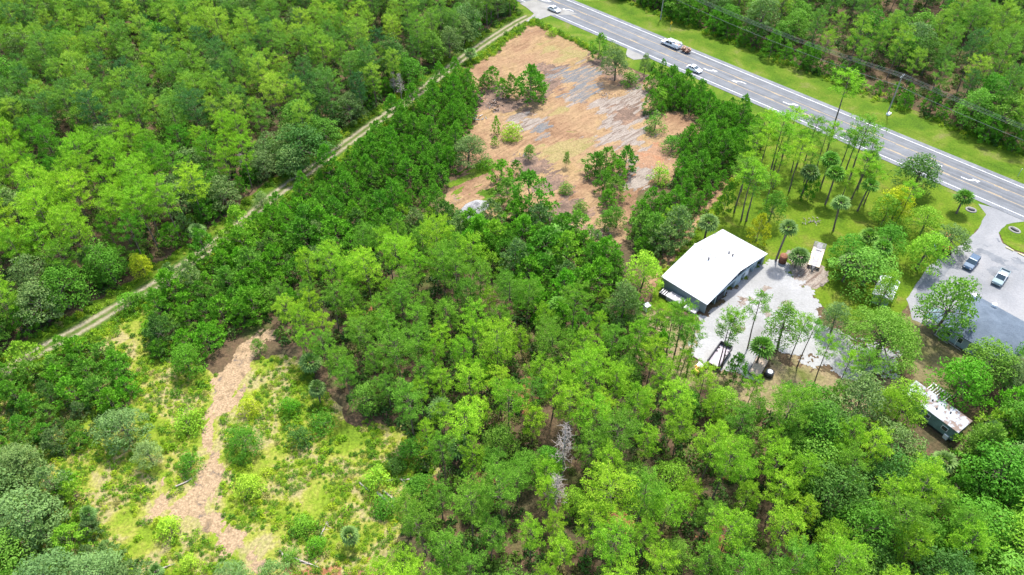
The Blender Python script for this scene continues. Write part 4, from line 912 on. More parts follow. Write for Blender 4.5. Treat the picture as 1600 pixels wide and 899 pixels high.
for nm, c, d in (('side_wall', (0, -hy+.35, EH/2-.08), (LX-.7, .14, EH-.16)), ('side_wall', (0, hy-.35, EH/2-.08), (LX-.7, .14, EH-.16))):
    mb = MB().box(c, d)
    for i in range(int(LX/.6)): mb.box((-hx+.6+i*.6, c[1]+math.copysign(.085, c[1]), c[2]), (.06, .04, d[2]-.1))
    mb.build(nm, M['wallgrey'], e)
mb = MB(); mb.box((-hx+.4, 0, EH/2-.1), (.14, LY-.84, EH-.2))
g1 = [Vector((-hx+.4, y, z)) for y, z in ((-hy+.5, EH-.2), (hy-.5, EH-.2), (0, rz_-.22))]; mb.quad(*g1); mb.build('rear_wall', M['wallgrey'], e)
for i in range(7):
    y = -hy+.6+(LY-1.2)*i/6; z = rz_-(rz_-EH)*abs(y)/hy-.16
    MB().box((hx-.5, y, z/2), (.18, .18, z)).build('post', M['wallpale'], e)
for i in (1, 2, 4, 5): MB().box((hx-3.4, -hy+.6+(LY-1.2)*i/6, 1.55), (5.2, .1, 3.1)).build('partition_wall', M['wallpale'], e)
MB().box((hx-.42, 0, EH-.35), (.1, LY-1.4, .5)).build('beam', M['wallpale'], e)
for y, d, m in ((hy-3, (1.2, 2.2, 2.4), 'wallpale'), (hy-6.2, (1.5, 2.0, 1.5), 'carwhite'), (1, (1.8, 2.6, 2.0), 'wallpale'), (-5, (2, 2.4, 1.4), 'steel')):
    MB().box((hx-1.4, y, d[2]/2), d, bev=.08).box((hx-1.4, y, d[2]+.05), (d[0]*.8, d[1]*.8, .1)).build('stored_crate', M[m], e)

# ------------------------------------------------------------ vehicles
def wheel(e, x, y, r=.34, w=.24):
    t = MB().tube((x, y-w/2, r), (x, y+w/2, r), r, seg=16).build('wheel', M['tyre'], e)
    s = 1 if y > 0 else -1
    MB().tube((x, y+s*w/2, r), (x, y+s*(w/2+.02), r), r*.6, seg=12).build('rim', M['chrome'], t)
def vehicle(name, label, cat, p, d, mat, style='sedan', L=4.8, Wd=1.82, roofmat=None, group=None, bedmat=None):
    e = frame_at(name, label, cat, p, d, group, .11 if style != 'lot' else .055); h = L/2; w = Wd/2
    if style in ('sedan',):
        prof = [(-h, .38), (-h+.05, .85), (-h+.7, .98), (h-1.35, .92), (h-.15, .74), (h, .55), (h-.05, .3), (-h+.1, .28)]
        cab = [(-h+.55, .96), (-h+1.25, 1.42), (h-2.25, 1.43), (h-1.35, .92)]
    elif style == 'suv':
        prof = [(-h, .4), (-h+.03, 1.05), (h-1.4, 1.05), (h-.2, .92), (h, .6), (h-.05, .32), (-h+.1, .3)]
        cab = [(-h+.08, 1.03), (-h+.45, 1.68), (h-2.1, 1.7), (h-1.35, 1.03)]
    else:
        prof = [(-h, .5), (-h+.02, .95), (h-1.5, 1.02), (h-.15, .95), (h, .65), (h-.05, .4), (-h+.1, .42)]
        cab = [(-h+2.25, 1.0), (-h+2.4, 1.72), (h-2.3, 1.74), (h-1.5, 1.02)]
    body = MB().prism(prof, -w, w, .06).build('body', M[mat], e)
    g_ = MB().prism(cab, -w+.09, w-.09, .05).build('windows', M['glass'], e)
    rf = [(cab[1][0]+.12, cab[1][1]-.01), (cab[1][0]+.15, cab[1][1]+.05), (cab[2][0]-.15, cab[2][1]+.05), (cab[2][0]+.02, cab[2][1]-.01)]
    mb = MB().prism(rf, -w+.14, w-.14, .02)
    for s in (-1, 1):
        for a, b in ((cab[0], cab[1]), (cab[3], cab[2])): mb.tube((a[0], s*(w-.1), a[1]), (b[0], s*(w-.13), b[1]), .045)
        xm = (cab[1][0]+cab[2][0])/2; mb.tube((xm, s*(w-.09), cab[0][1]), (xm, s*(w-.1), cab[1][1]), .04)
    mb.build('roof', M[roofmat or mat], e)
    for s in (-1, 1):
        MB().box((h-.06, s*(w-.3), .66), (.12, .38, .15), bev=.03).build('headlight', M['chrome'], e)
        MB().box((-h+.02, s*(w-.2), .82), (.08, .28, .18), bev=.02).build('tail_light', M['lampred'], e)
        MB().box((cab[3][0]-.15, s*(w+.08), cab[3][1]+.08), (.14, .18, .13), bev=.02).build('mirror', M[mat], e)
        wheel(e, h-.9, s*(w-.1)); wheel(e, -h+.95, s*(w-.1))
    if style in ('pickup', 'lot'):
        mb = MB(); mb.box((-h+1.1, 0, .965), (1.95, Wd-.36, .02)); mb.build('bed_floor', M[bedmat or 'steel'], e)
        mb = MB()
        for s in (-1, 1): mb.box((-h+1.12, s*(w-.1), 1.12), (2.2, .14, .34), bev=.03)
        mb.box((-h+.07, 0, 1.12), (.1, Wd-.2, .34), bev=.02); mb.build('bed_side', M[mat], e)
    return e
c = G(870, 16); vehicle('sedan_car', 'white sedan in the near lane at the upper end of the highway', 'car', road_pt((c.xy-RO).dot(RD), -LNW-.1), RD, 'carwhite', 'sedan')
c = G(1083, 112); vehicle('sedan_car', 'silver white sedan in the near lane beside the utility truck', 'car', road_pt((c.xy-RO).dot(RD), -LNW-.1), RD, 'carwhite', 'sedan')
c = G(1051, 71); tp = road_pt((c.xy-RO).dot(RD), LNW+.05); e = vehicle('utility_truck', 'white utility truck with rack boxes driving in the far lane', 'truck', tp, -RD, 'carwhite', 'pickup', 6.6, 2.1)
for s in (-1, 1): MB().box((-2.1, s*.95, 1.35), (2.3, .34, .6), bev=.03).build('tool_box', M['carwhite'], e)
mb = MB()
for x in (-3.0, -1.0, .6):
    mb.tube((x, -.85, 2.0), (x, .85, 2.0), .035)
    for s in (-1, 1): mb.tube((x, s*.85, 1.3), (x, s*.85, 2.0), .035)
for s in (-1, 1): mb.tube((-3.1, s*.85, 2.0), (1.2, s*.85, 2.0), .04)
mb.build('ladder_rack', M['carwhite'], e); MB().box((-.8, .45, 2.1), (3.6, .5, .09)).build('ladder', M['carwhite'], e)
MB().box((-2.2, 0, 1.15), (1.9, 1.2, .25)).build('tool_load', M['cargo'], e)
c = tp+RD*5.6; e = frame_at('utility_trailer', 'small open trailer of brown scrap towed by the white truck', 'trailer', c, -RD, None, .11)
MB().box((0, 0, .55), (2.6, 1.6, .1)).build('bed', M['rust'], e)
mb = MB()
for s in (-1, 1): mb.box((0, s*.82, .8), (2.6, .05, .4))
mb.box((-1.3, 0, .8), (.05, 1.6, .4)).build('side_panel', M['rust'], e)
MB().tube((1.3, .5, .5), (2.3, 0, .5), .04).tube((1.3, -.5, .5), (2.3, 0, .5), .04).build('drawbar', M['steel'], e)
for s in (-1, 1): wheel(e, -.2, s*.95, .32, .2)
mb = MB(); random.seed(4)
for i in range(22): mb.box((random.uniform(-1.1, 1.1), random.uniform(-.6, .6), random.uniform(.7, 1.25)), [random.uniform(.2, .9) for _ in range(3)], random.uniform(0, 3), random.uniform(0, 1))
mb.build('scrap_load', M['cargo'], e)
# parking lot
a, b = G(1523, 406).xy, G(1508, 424).xy
vehicle('parked_car', 'dark blue parked car half hidden behind the tall round tree', 'car', (a+b)/2, (b-a).normalized(), 'carblue', 'suv', 4.7, 1.85, 'carblue')
a, b = G(1567, 430).xy, G(1555, 447).xy
vehicle('parked_truck', 'grey green pickup with white cab roof parked by the house', 'pickup truck', (a+b)/2, (b-a).normalized(), 'carsage', 'lot', 5.2, 1.9, 'carwhite', bedmat='wallgrey')

# ------------------------------------------------------------ flatbed trailer, dump bin, wooden trailer
a, b = G(1283, 378, .9).xy, G(1271, 417, .9).xy; d = (b-a).normalized()
e = frame_at('flatbed_trailer', 'long grey flatbed trailer with two new plank strips parked on the lawn', 'trailer', (a+b)/2, d); TL = (b-a).length*.93
MB().box((0, 0, .82), (TL, 1.1, .12)).box((0, 0, .70), (TL, .9, .14)).build('deck', M['deckgrey'], e)
for s in (-1, 1):
    MB().box((TL*.12, s*.86, .84), (TL*.76, .55, .12)).build('plank_strip', M['plank'], e)
    MB().box((0, s*1.2, .80), (TL, .09, .2)).build('side_rail', M['steel'], e)
mb = MB()
for i in range(6): mb.box((-TL/2+.15+i*.45, 0, .92), (.14, 2.3, .1))
mb.box((-TL/2+2.6, .1, .95), (.6, 1.4, .12)); mb.build('ramp', M['deckgrey'], e)
MB().tube((TL/2, .9, .7), (TL/2+1.5, 0, .75), .07).tube((TL/2, -.9, .7), (TL/2+1.5, 0, .75), .07).box((TL/2+.5, 0, .8), (.6, .5, .3), bev=.03).build('coupling', M['steel'], e)
MB().tube((TL/2+1.2, 0, .1), (TL/2+1.2, 0, 1.1), .05).build('jack', M['galv'], e)
for s in (-1, 1):
    for x in (-1.7, -.8, .1): wheel(e, x, s*1.02, .36, .22)
a, b = G(1135, 540, 1.2).xy, G(1114, 570, 1.2).xy; d = (b-a).normalized()
e = frame_at('dump_bin', 'open dark steel bin trailer with faded floor behind the slender pines', 'dump trailer', (a+b)/2, d); L_ = (b-a).length*1.0
MB().box((0, 0, .8), (L_, 2.2, .12)).build('floor', M['binfloor'], e)
for s in (-1, 1):
    mb = MB().box((0, s*1.16, 1.15), (L_, .1, 1.0)).box((0, s*1.17, 1.68), (L_, .14, .1))
    for i in range(7): mb.box((-L_/2+.3+i*(L_-.6)/6, s*1.24, 1.15), (.1, .08, .95))
    mb.build('side_panel', M['steel'], e)
    for x in (-.9, .1): wheel(e, x-1, s*.9, .45, .28)
MB().box((-L_/2, 0, 1.2), (.1, 2.2, 1.1)).build('end_panel', M['steel'], e); MB().box((L_/2, 0, 1.0), (.1, 2.2, .5)).build('tailgate', M['steel'], e)
MB().box((0, 0, .6), (L_, .9, .25)).build('chassis', M['steel'], e)
a, b = G(1192, 560, .6).xy, G(1178, 586, .6).xy; d = (b-a).normalized()
e = frame_at('wooden_trailer', 'low trailer with worn plank deck beside the dark palm', 'trailer', (a+b)/2, d); L_ = (b-a).length
mb = MB()
for i in range(8): mb.box((0, -.88+i*.25, .62), (L_, .235, .06))
mb.build('deck', M['oldplank'], e); MB().box((0, 1.06, .62), (L_, .08, .16)).box((0, -1.06, .62), (L_, .08, .16)).box((L_/2+.05, 0, .6), (.08, 2.1, .2)).build('frame', M['steel'], e)
MB().tube((-L_/2, .5, .5), (-L_/2-1.2, 0, .5), .05).tube((-L_/2, -.5, .5), (-L_/2-1.2, 0, .5), .05).build('drawbar', M['steel'], e)
for s in (-1, 1): wheel(e, .1, s*1.0, .3, .18)
p = G(1091, 581); e = thing('yellow_loader', 'small yellow loader partly hidden under the pines near the dump bin', 'loader', (p.x, p.y, 0), .8)
MB().box((0, 0, .75), (1.9, 1.1, .7), bev=.1).build('body', M['machyellow'], e)
MB().box((.1, 0, 1.85), (1.0, 1.0, .08), bev=.03).build('canopy', M['carwhite'], e)
mb = MB()
for x in (-.35, .55):
    for y in (-.42, .42): mb.tube((x, y, 1.1), (x, y, 1.82), .04)
mb.build('post', M['steel'], e)
for s in (-1, 1):
    MB().tube((-.4, s*.65, 1.3), (1.5, s*.65, .5), .08).build('lift_arm', M['machyellow'], e)
    wheel(e, .6, s*.7, .42, .3); wheel(e, -.6, s*.7, .42, .3)
MB().box((1.75, 0, .35), (.5, 1.7, .5), bev=.05).build('bucket', M['steel'], e)
p = G(1201, 587); e = thing('water_tank', 'round black tank with white lid in the weeds beside the wooden trailer', 'tank', (p.x, p.y, 0))
MB().tube((0, 0, 0), (0, 0, 1.1), .8, .75, 18).build('shell', M['steel'], e, True); MB().tube((0, 0, 1.1), (0, 0, 1.22), .5, .4, 16).build('lid', M['carwhite'], e)
p = G(1222, 410); e = thing('rusty_tank', 'rusty upright drum at the edge of the gravel behind the low palm', 'drum', (p.x, p.y, 0))
MB().tube((0, 0, .1), (0, 0, 1.9), .8, .8, 18).build('shell', M['rust'], e, True); MB().tube((0, 0, 1.9), (0, 0, 2.1), .8, .25, 18).build('top', M['rust'], e)
for a in (0, 1.57, 3.14, 4.71): MB().box((math.cos(a)*.7, math.sin(a)*.7, .06), (.2, .2, .14)).build('foot', M['steel'], e)
# beside the barn's lower wall
a, b = G(1038, 462).xy, G(1082, 486).xy; d = (b-a).normalized()
for i, (t, l, m, dim) in enumerate([(0, 'dark pallet stack against the lower left corner of the barn', 'steel', (1.8, 1.6, .8)), (.42, 'pale covered cargo trailer along the lower barn wall', 'deckgrey', (3.6, 2.0, 1.0)), (.95, 'pale flat sheet stack at the right end of the lower barn wall', 'deckgrey', (2.6, 1.8, .5))]):
    q = a.lerp(b, t); e = frame_at(['pallet_stack', 'cargo_trailer', 'sheet_stack'][i], l, ['pallets', 'trailer', 'sheet stack'][i], q, d)
    MB().box((0, 0, dim[2]/2+.1), dim, bev=.04).build('load', M[m], e)
    mb = MB()
    for k in range(4): mb.box((-dim[0]/2+.2+k*(dim[0]-.4)/3, 0, dim[2]+.14), (.1, dim[1], .08))
    mb.build('slat', M['galv'], e)
    if i == 1:
        for s in (-1, 1): wheel(e, 0, s*1.05, .32, .2)
p = G(1010, 484); e = thing('storage_cube', 'white cube with dark grille standing left of the barn', 'unit', (p.x, p.y, 0), .6)
MB().box((0, 0, .7), (1.3, 1.1, 1.4), bev=.06).build('case', M['carwhite'], e); MB().box((0, -.56, .7), (.9, .05, .8)).build('grille', M['steel'], e)
def logobj(p0, p1, r, label, mat='dead', z=.18):
    a, b = G(*p0).xy, G(*p1).xy; e = thing('fallen_log', label, 'log', ((a.x+b.x)/2, (a.y+b.y)/2, 0)); a, b = a-e.location.xy, b-e.location.xy
    MB().tube((a.x, a.y, z+r), (b.x, b.y, r), r, r*.6, 9).build('trunk', M[mat], e); mb = MB()
    for k in range(5):
        q = a.lerp(b, random.uniform(.3, .95)); mb.tube((q.x, q.y, r), (q.x+random.uniform(-1.1, 1.1), q.y+random.uniform(-1, 1), random.uniform(.2, .7)), r*.35, .02, 5)
    mb.build('branch', M[mat], e)
for a, b, r, l in [((590, 772), (618, 796), .26, 'thickest pale log below the bright round shrub'), ((598, 768), (622, 787), .16, 'thinner log parallel to the thickest pale log'), ((604, 752), (644, 750), .18, 'level log right of the bright round shrub'), ((562, 756), (577, 768), .14, 'short log left of the bright round shrub'),
    ((438, 862), (452, 882), .16, 'short log beside the bare red soil patch'), ((445, 868), (500, 888), .14, 'long thin log on the bare red soil patch'), ((500, 842), (512, 815), .11, 'thin upright lying branch in the lower meadow'), ((242, 896), (266, 884), .17, 'pale log near the bottom left edge'),
    ((20, 832), (45, 860), .14, 'bare grey log under the left corner trees'), ((275, 762), (305, 748), .12, 'thin branch across the fork of the sandy path'), ((1062, 545), (1098, 567), .13, 'long dark pole lying beside the dump bin'), ((1458, 524), (1480, 538), .14, 'timber edging below the shingled house'), ((1480, 536), (1500, 548), .12, 'second length of timber edging below the shingled house')]: logobj(a, b, r, l)
# burnt debris and metal on the clearing, limestone pile
def pile(name, label, cat, u, v, n, sx, sy, ms, smin=.3, smax=1.4):
    p = G(u, v); e = thing(name, label, cat, (p.x, p.y, 0), random.uniform(0, 3)); mb = {m: MB() for m in ms}
    for i in range(n):
        m = random.choice(ms); x, y = random.gauss(0, sx/2), random.gauss(0, sy/2); a = random.uniform(0, 6.28); l = random.uniform(smin, smax)
        mb[m].tube((x, y, random.uniform(.05, .3)), (x+math.cos(a)*l, y+math.sin(a)*l, random.uniform(.05, .8)), random.uniform(.05, .16), .04, 5)
    for m in ms: mb[m].build('debris', M[m], e)
M['char'] = paint('charred_wood', (.035, .03, .03), .9, .1, 0, .4, 2)
pile('debris_pile', 'pile of charred branches on the upper left clearing', 'debris', 773, 166, 46, 4.5, 2.2, ['char', 'dead'])
pile('debris_pile', 'small heap of burnt sticks at the clearing edge', 'debris', 746, 158, 24, 2.5, 1.5, ['char'])
pile('metal_scrap', 'grey metal sheets dumped at the left clearing edge', 'scrap', 742, 186, 18, 1.6, 2.6, ['galv', 'wallgrey'], .4, 1.2)
pile('debris_pile', 'brush heap at the bottom corner of the clearing', 'debris', 938, 368, 26, 2.5, 2.0, ['dead', 'oldplank'])
pile('debris_pile', 'scattered roots right of the wet mud patch', 'debris', 948, 150, 22, 3, 1.6, ['dead', 'cargo'], .2, .8)
pile('debris_pile', 'pale rubble under the low spreading tree', 'debris', 820, 243, 14, 1.6, 1.0, ['dead', 'lime'], .2, .7)
pile('debris_pile', 'twigs on the dry lawn spot in front of the palms', 'debris', 1270, 348, 22, 2.0, 1.2, ['dead'], .2, .8)
pile('debris_pile', 'dark machinery scraps under the bottom trees of the yard', 'debris', 1355, 600, 26, 3.5, 2, ['steel', 'char'], .3, 1.3)
def mound(name, label, cat, pts, h, m):
    c = sum((Vector(q) for q in pts), Vector((0, 0)))/len(pts); R0 = 14; V = []; F = []; n = 28
    for k in range(R0+1):
        f = k/R0
        for i in range(n):
            t = i/n*len(pts); a, b = pts[int(t) % len(pts)], pts[(int(t)+1) % len(pts)]; q = a.lerp(b, t-int(t)); q = c+(q-c)*f
            V.append((q.x-c.x, q.y-c.y, (h*(1-f**2)*(.6+.9*abs(noise.fractal(Vector((q.x*.7, q.y*.7, 4)), 1, 2, 4))) if k < R0 else -.05)))
    F = [(k*n+i, (k+1)*n+i, (k+1)*n+(i+1) % n, k*n+(i+1) % n) for k in range(R0) for i in range(n)]
    o = link(name, np_mesh(name, V, F, [m]), None, (c.x, c.y, 0)); return tag(o, label, cat)
mound('gravel_pile', 'low pile of crushed pale limestone at the lower left of the clearing', 'gravel pile', poly([(717, 330), (728, 318), (745, 312), (764, 314), (766, 324), (748, 336), (735, 342), (720, 350)]), 1.1, M['lime'])

# ------------------------------------------------------------ house, porch, shed, mobile home
def hip_roof(mb, hx, hy, z0, z1, th=.15):
    r = hx-hy if hx > hy else 0
    P_ = [(-hx, -hy, z0), (hx, -hy, z0), (hx, hy, z0), (-hx, hy, z0), (-r, 0, z1), (r, 0, z1)]
    vs = [mb.bm.verts.new(p) for p in P_]; lo = [mb.bm.verts.new((p[0], p[1], z0-th)) for p in P_[:4]]
    for f in ((0, 1, 5, 4), (1, 2, 5), (2, 3, 4, 5), (3, 0, 4)): mb.bm.faces.new([vs[i] for i in f])
    for i in range(4): mb.bm.faces.new((vs[(i+1) % 4], vs[i], lo[i], lo[(i+1) % 4]))
    mb.bm.faces.new(lo[::-1]); return mb
P1, P2, P4 = G(1520, 459, 2.8).xy, G(1462, 503, 2.8).xy, G(1625, 517, 2.8).xy
ux = (P4-P1).normalized(); LXh = (P4-P1).length; uy = Vector((-ux.y, ux.x)); Wy = abs((P1-P2).dot(uy)); cc = P1+ux*LXh/2-uy*Wy/2
e = frame_at('shingled_house', 'house with dark blue grey shingle hip roof at the right edge', 'house', cc, ux)
rf = hip_roof(MB(), LXh/2, Wy/2, 2.9, 4.6).build('roof', M['shingle'], e)
MB().box((0, 0, 1.4), (LXh-1.1, Wy-1.1, 2.8)).build('wall', M['wallpale'], e)
for (u, v) in ((1522, 464), (1553, 478)):
    q = G(u, v, 3.3).xy-cc; x, y = q.dot(ux), q.dot(uy); MB().tube((x, y, 2.9), (x, y, 3.75), .42, .42, 12).tube((x, y, 3.75), (x, y, 3.95), .5, .3, 12).build('roof_vent', M['carwhite'], rf)
for i in range(5):
    x = -LXh/2+2+i*(LXh-4)/4; f = MB().box((x, -Wy/2+.52, 1.55), (1.2, .08, 1.2)).build('window', M['carwhite'], e); MB().box((x, -Wy/2+.46, 1.55), (1.0, .04, 1.0)).build('pane', M['glass'], f)
for k, (u, v, w_) in enumerate(((1490, 510, 2.2), (1464, 497, 1.7))):
    q = G(u, v, 2.4).xy-cc; x, y = q.dot(ux), q.dot(uy)
    mb = MB(); 
    for sg in (-1, 1): mb.quad((x-w_, y-1.9, 2.4), (x-w_, y+2, 2.4), (x, y+2, 3.1), (x, y-1.9, 3.1)) if sg < 0 else mb.quad((x, y-1.9, 3.1), (x, y+2, 3.1), (x+w_, y+2, 2.4), (x+w_, y-1.9, 2.4))
    o = mb.build('porch_roof', M['shingle2'], e); sd = o.modifiers.new('thickness', 'SOLIDIFY'); sd.thickness = .1
    for sg in (-1, 1): MB().box((x+sg*(w_-.2), y-1.7, 1.2), (.12, .12, 2.4)).build('porch_post', M['carwhite'], e)
p = G(1490, 519); e = thing('garden_bench', 'white bench standing against the porch of the shingled house', 'bench', (p.x, p.y, 0), math.atan2(ux.y, ux.x))
MB().box((0, 0, .45), (1.6, .5, .07)).build('seat', M['carwhite'], e); MB().box((0, .25, .75), (1.6, .06, .45)).build('backrest', M['carwhite'], e)
for s in (-1, 1): MB().box((s*.7, 0, .21), (.08, .45, .42)).build('leg', M['carwhite'], e)
a, b = G(1391, 436, 2.4).xy, G(1379, 463, 2.4).xy; d = (b-a).normalized()
e = frame_at('garden_shed', 'small shed with weathered white gabled roof under the live oak', 'shed', (a+b)/2, d); L_ = (b-a).length+.6
MB().box((0, 0, 1.1), (L_-.4, 3.0, 2.2)).build('wall', M['wallpale'], e); mb = MB()
for i, sg in enumerate((-1, 1)):
    q = [(-L_/2, sg*1.9, 2.25), (L_/2, sg*1.9, 2.25), (L_/2, 0, 2.95), (-L_/2, 0, 2.95)]; mb.quad(*(q if sg < 0 else q[::-1]))
for sx in (-1, 1): mb.quad((sx*(L_/2-.01), -1.85, 2.24), (sx*(L_/2-.01), 1.85, 2.24), (sx*(L_/2-.01), 0, 2.93))
M['shedroof'] = paint('weathered_white_roof', (.62, .62, .66), .6, .3, 0, .3, 1)
mb.build('roof', M['shedroof'], e); MB().box((L_/2-.18, 0, 1.0), (.06, 1.0, 1.9)).build('door', M['wallgrey'], e)
a, b = G(1410, 612, 3).xy, G(1497, 676, 3).xy; w2 = G(1521, 660, 3).xy-b; d = (b-a).normalized(); nrm = Vector((-d.y, d.x)); WM = abs(w2.dot(nrm)); L_ = (b-a).length
e = frame_at('mobile_home', 'old mobile home with rust patched white roof in the woods', 'mobile home', (a+b)/2+nrm*WM/2, d)
rf = MB().box((0, 0, 3.0), (L_+.2, WM+.2, .14), bev=.03).build('roof', M['rustroof'], e)
for x, y in ((-1, .4), (.4, -.6), (2.2, .5)): MB().tube((x, y, 3.0), (x, y, 3.35), .14).build('roof_vent', M['steel'], rf)
MB().box((0, 0, 1.75), (L_-.1, WM-.1, 2.4)).build('wall', paint('faded_green_siding', (.16, .26, .24), .7), e)
for x in (-3.2, 0, 3.2):
    for s in (-1, 1): f = MB().box((x, s*(WM/2-.02), 1.9), (1.1, .08, .9)).build('window', M['carwhite'], e); MB().box((x, s*(WM/2+.04), 1.9), (.9, .03, .7)).build('pane', M['glass'], f)
MB().box((0, 0, .3), (L_-.3, WM-.4, .6)).build('skirting', M['steel'], e)
p = G(1466, 614, .8); e = thing('slatted_rack', 'slatted grey metal rack next to the upper side of the mobile home', 'rack', (p.x, p.y, 0), math.atan2(d.y, d.x)); mb = MB()
for i in range(8): mb.box((-1.6+i*.46, 0, .98), (.16, 2.4, .06))
mb.build('slats', M['galv'], e); MB().box((0, 1.15, .9), (3.5, .1, .12)).box((0, -1.15, .9), (3.5, .1, .12)).build('frame', M['galv'], e)
for x in (-1.6, 1.6):
    for y in (-1.1, 1.1): MB().box((x, y, .42), (.1, .1, .84)).build('leg', M['galv'], e)
p = G(1478, 684); e = thing('outdoor_unit', 'white and grey junk appliance below the mobile home wall', 'appliance', (p.x, p.y, 0), .5)
MB().box((0, 0, .5), (1.1, .8, 1.0), bev=.05).build('case', M['carwhite'], e); MB().tube((0, 0, 1.0), (0, 0, 1.06), .35, .35, 14).build('fan_grille', M['steel'], e)

# ------------------------------------------------------------ orange machines, tarp, culverts, kerb blocks
for u, v, l in ((1477, 377, 'orange tractor hidden behind the grey bushy tree'), (1474, 396, 'orange tractor at the foot of the grey bushy tree')):
    p = G(u, v); e = thing('orange_tractor', l, 'tractor', (p.x, p.y, 0), random.uniform(0, 3))
    MB().box((.6, 0, .95), (1.5, .7, .6), bev=.1).build('hood', M['orange'], e); MB().box((-.5, 0, .7), (1.0, .8, .4), bev=.05).build('body', M['orange'], e)
    MB().box((-.5, 0, 2.0), (1.3, 1.2, .08), bev=.03).build('canopy', M['orange'], e); MB().box((-.6, 0, 1.1), (.4, .5, .5), bev=.05).build('seat', M['steel'], e)
    for s in (-1, 1):
        MB().tube((-.95, s*.5, .9), (-.95, s*.5, 2.0), .04).build('post', M['steel'], e); wheel(e, -.6, s*.75, .6, .35); wheel(e, 1.0, s*.6, .36, .25)
p = G(1456, 392); e = thing('covered_cart', 'blue covered cart beside the orange tractor', 'cart', (p.x, p.y, 0), .6)
MB().box((0, 0, .75), (2.0, 1.3, .8), bev=.15, taper=(.8, .7)).build('cover', M['bluetarp'], e); MB().box((0, 0, .3), (1.9, 1.2, .12)).build('bed', M['steel'], e)
for s in (-1, 1): wheel(e, 0, s*.7, .28, .18)
def culvert(u0, v0, u1, v1, label):
    a, b = G(u0, v0).xy, G(u1, v1).xy; d = (b-a); L = d.length; e = frame_at('culvert_end', label, 'culvert', (a+b)/2, d.normalized()); V = []; F = []; n = 24
    for k, (f, z) in enumerate(((1, .05), (1, .16), (.55, .16), (.5, .06))):
        for i in range(n): t = 2*PI*i/n; V.append((math.cos(t)*(L/2-.5*(1-f)*1.6), math.sin(t)*1.05*f, z))
    for k in range(3): F += [(k*n+i, k*n+(i+1) % n, (k+1)*n+(i+1) % n, (k+1)*n+i) for i in range(n)]
    link('rim', np_mesh('culvert_rim', V, F, [M['concrete']]), e); MB().tube((-L*.3, 0, .12), (L*.3, 0, .12), .34, .34, 12).build('pipe', M['steel'], e)
culvert(1508, 326, 1526, 331, 'pale concrete culvert end on the grass under the lone roadside palm'); culvert(1576, 355, 1594, 365, 'pale concrete culvert end on the round grass island')
for u0, v0, u1, v1, l in ((1571, 387, 1583, 393, 'yellowish kerb block at the lower edge of the grass island'), (1590, 396, 1602, 402, 'yellowish kerb block nearest the right edge of the photo')):
    a, b = G(u0, v0).xy, G(u1, v1).xy; e = frame_at('kerb_block', l, 'kerb block', (a+b)/2, (b-a).normalized())
    o = MB().box((0, 0, .15), ((b-a).length, .3, .22), bev=.04).build('block', paint('faded_yellow_concrete', (.50, .46, .26), .8), e); MB().tube((-.6, 0, .2), (-.6, 0, .28), .04).tube((.6, 0, .2), (.6, 0, .28), .04).build('pin', M['steel'], e)

# ------------------------------------------------------------ utility poles, cables, road sign
P_1, P_2 = G(1386, 179).xy, G(1032, 31).xy; sp = P_1-P_2; POLES = [P_2-sp, P_2, P_1, P_1+sp]; PH = 11.5; dd = sp.normalized(); pn = Vector((-dd.y, dd.x))
for i, q in enumerate(POLES[1:3]):
    e = frame_at('utility_pole', ['wooden utility pole at the top edge behind the highway', 'wooden utility pole with crossarm standing in the far verge at right'][i], 'utility pole', q, pn, None)
    MB().tube((0, 0, -.2), (0, 0, PH), .19, .12, 12).build('pole', M['woodpole'], e); MB().box((0, 0, PH-.5), (2.3, .12, .14)).build('crossarm', M['woodpole'], e)
    for x in (-1.05, -.45, .45, 1.05): MB().tube((x, 0, PH-.43), (x, 0, PH-.2), .07, .05).build('insulator', M['carwhite'], e)
    if i == 0: MB().tube((.3, 0, PH-2.4), (.3, 0, PH-1.4), .24, .24, 14).build('transformer', M['galv'], e)
    else: MB().box((.2, -.3, .25), (1.3, .9, .5), bev=.04).build('base_box', M['carwhite'], e)
for off, z0, r, l in ((-1.05, PH-.2, .03, 'outer overhead power cable nearest the highway'), (-.45, PH-.2, .03, 'inner overhead power cable on the highway side'), (.45, PH-.2, .03, 'inner overhead power cable on the forest side'), (1.05, PH-.2, .03, 'outer overhead power cable on the forest side'), (-.15, PH-3.2, .045, 'thick communication cable hanging below the power cables')):
    V = []; F = []; K = 5; idx = 0
    for j in range(3):
        for s in range(17):
            t = s/16; q = POLES[j].lerp(POLES[j+1], t)+pn*off*-1; z = z0-1.3*4*t*(1-t)
            for k in range(K): a = 2*PI*k/K; V.append((q.x+pn.x*math.cos(a)*r, q.y+pn.y*math.cos(a)*r, z+math.sin(a)*r))
    R_ = len(V)//K; F = [(i*K+k, i*K+(k+1) % K, (i+1)*K+(k+1) % K, (i+1)*K+k) for i in range(R_-1) for k in range(K)]
    o = link('power_cable', np_mesh('power_cable', V, F, [M['wire']])); tag(o, l, 'cable', 'overhead cables beyond the highway')
p = G(1047, 49); e = frame_at('road_sign', 'yellow diamond warning sign in the far highway verge', 'sign', p.xy, RD)
MB().tube((0, 0, 0), (0, 0, 2.9), .05).build('post', M['galv'], e); MB().box((.06, 0, 2.7), (.04, .85, .85), rx=PI/4).build('panel', M['signyellow'], e)
p = G(1590, 276); e = frame_at('road_sign', 'small green backed sign post in the far verge near the right edge', 'sign', p.xy, RD)
MB().tube((0, 0, 0), (0, 0, 2.2), .05).build('post', M['galv'], e); MB().box((.05, 0, 2.0), (.04, .7, .5)).build('panel', M['galv'], e)

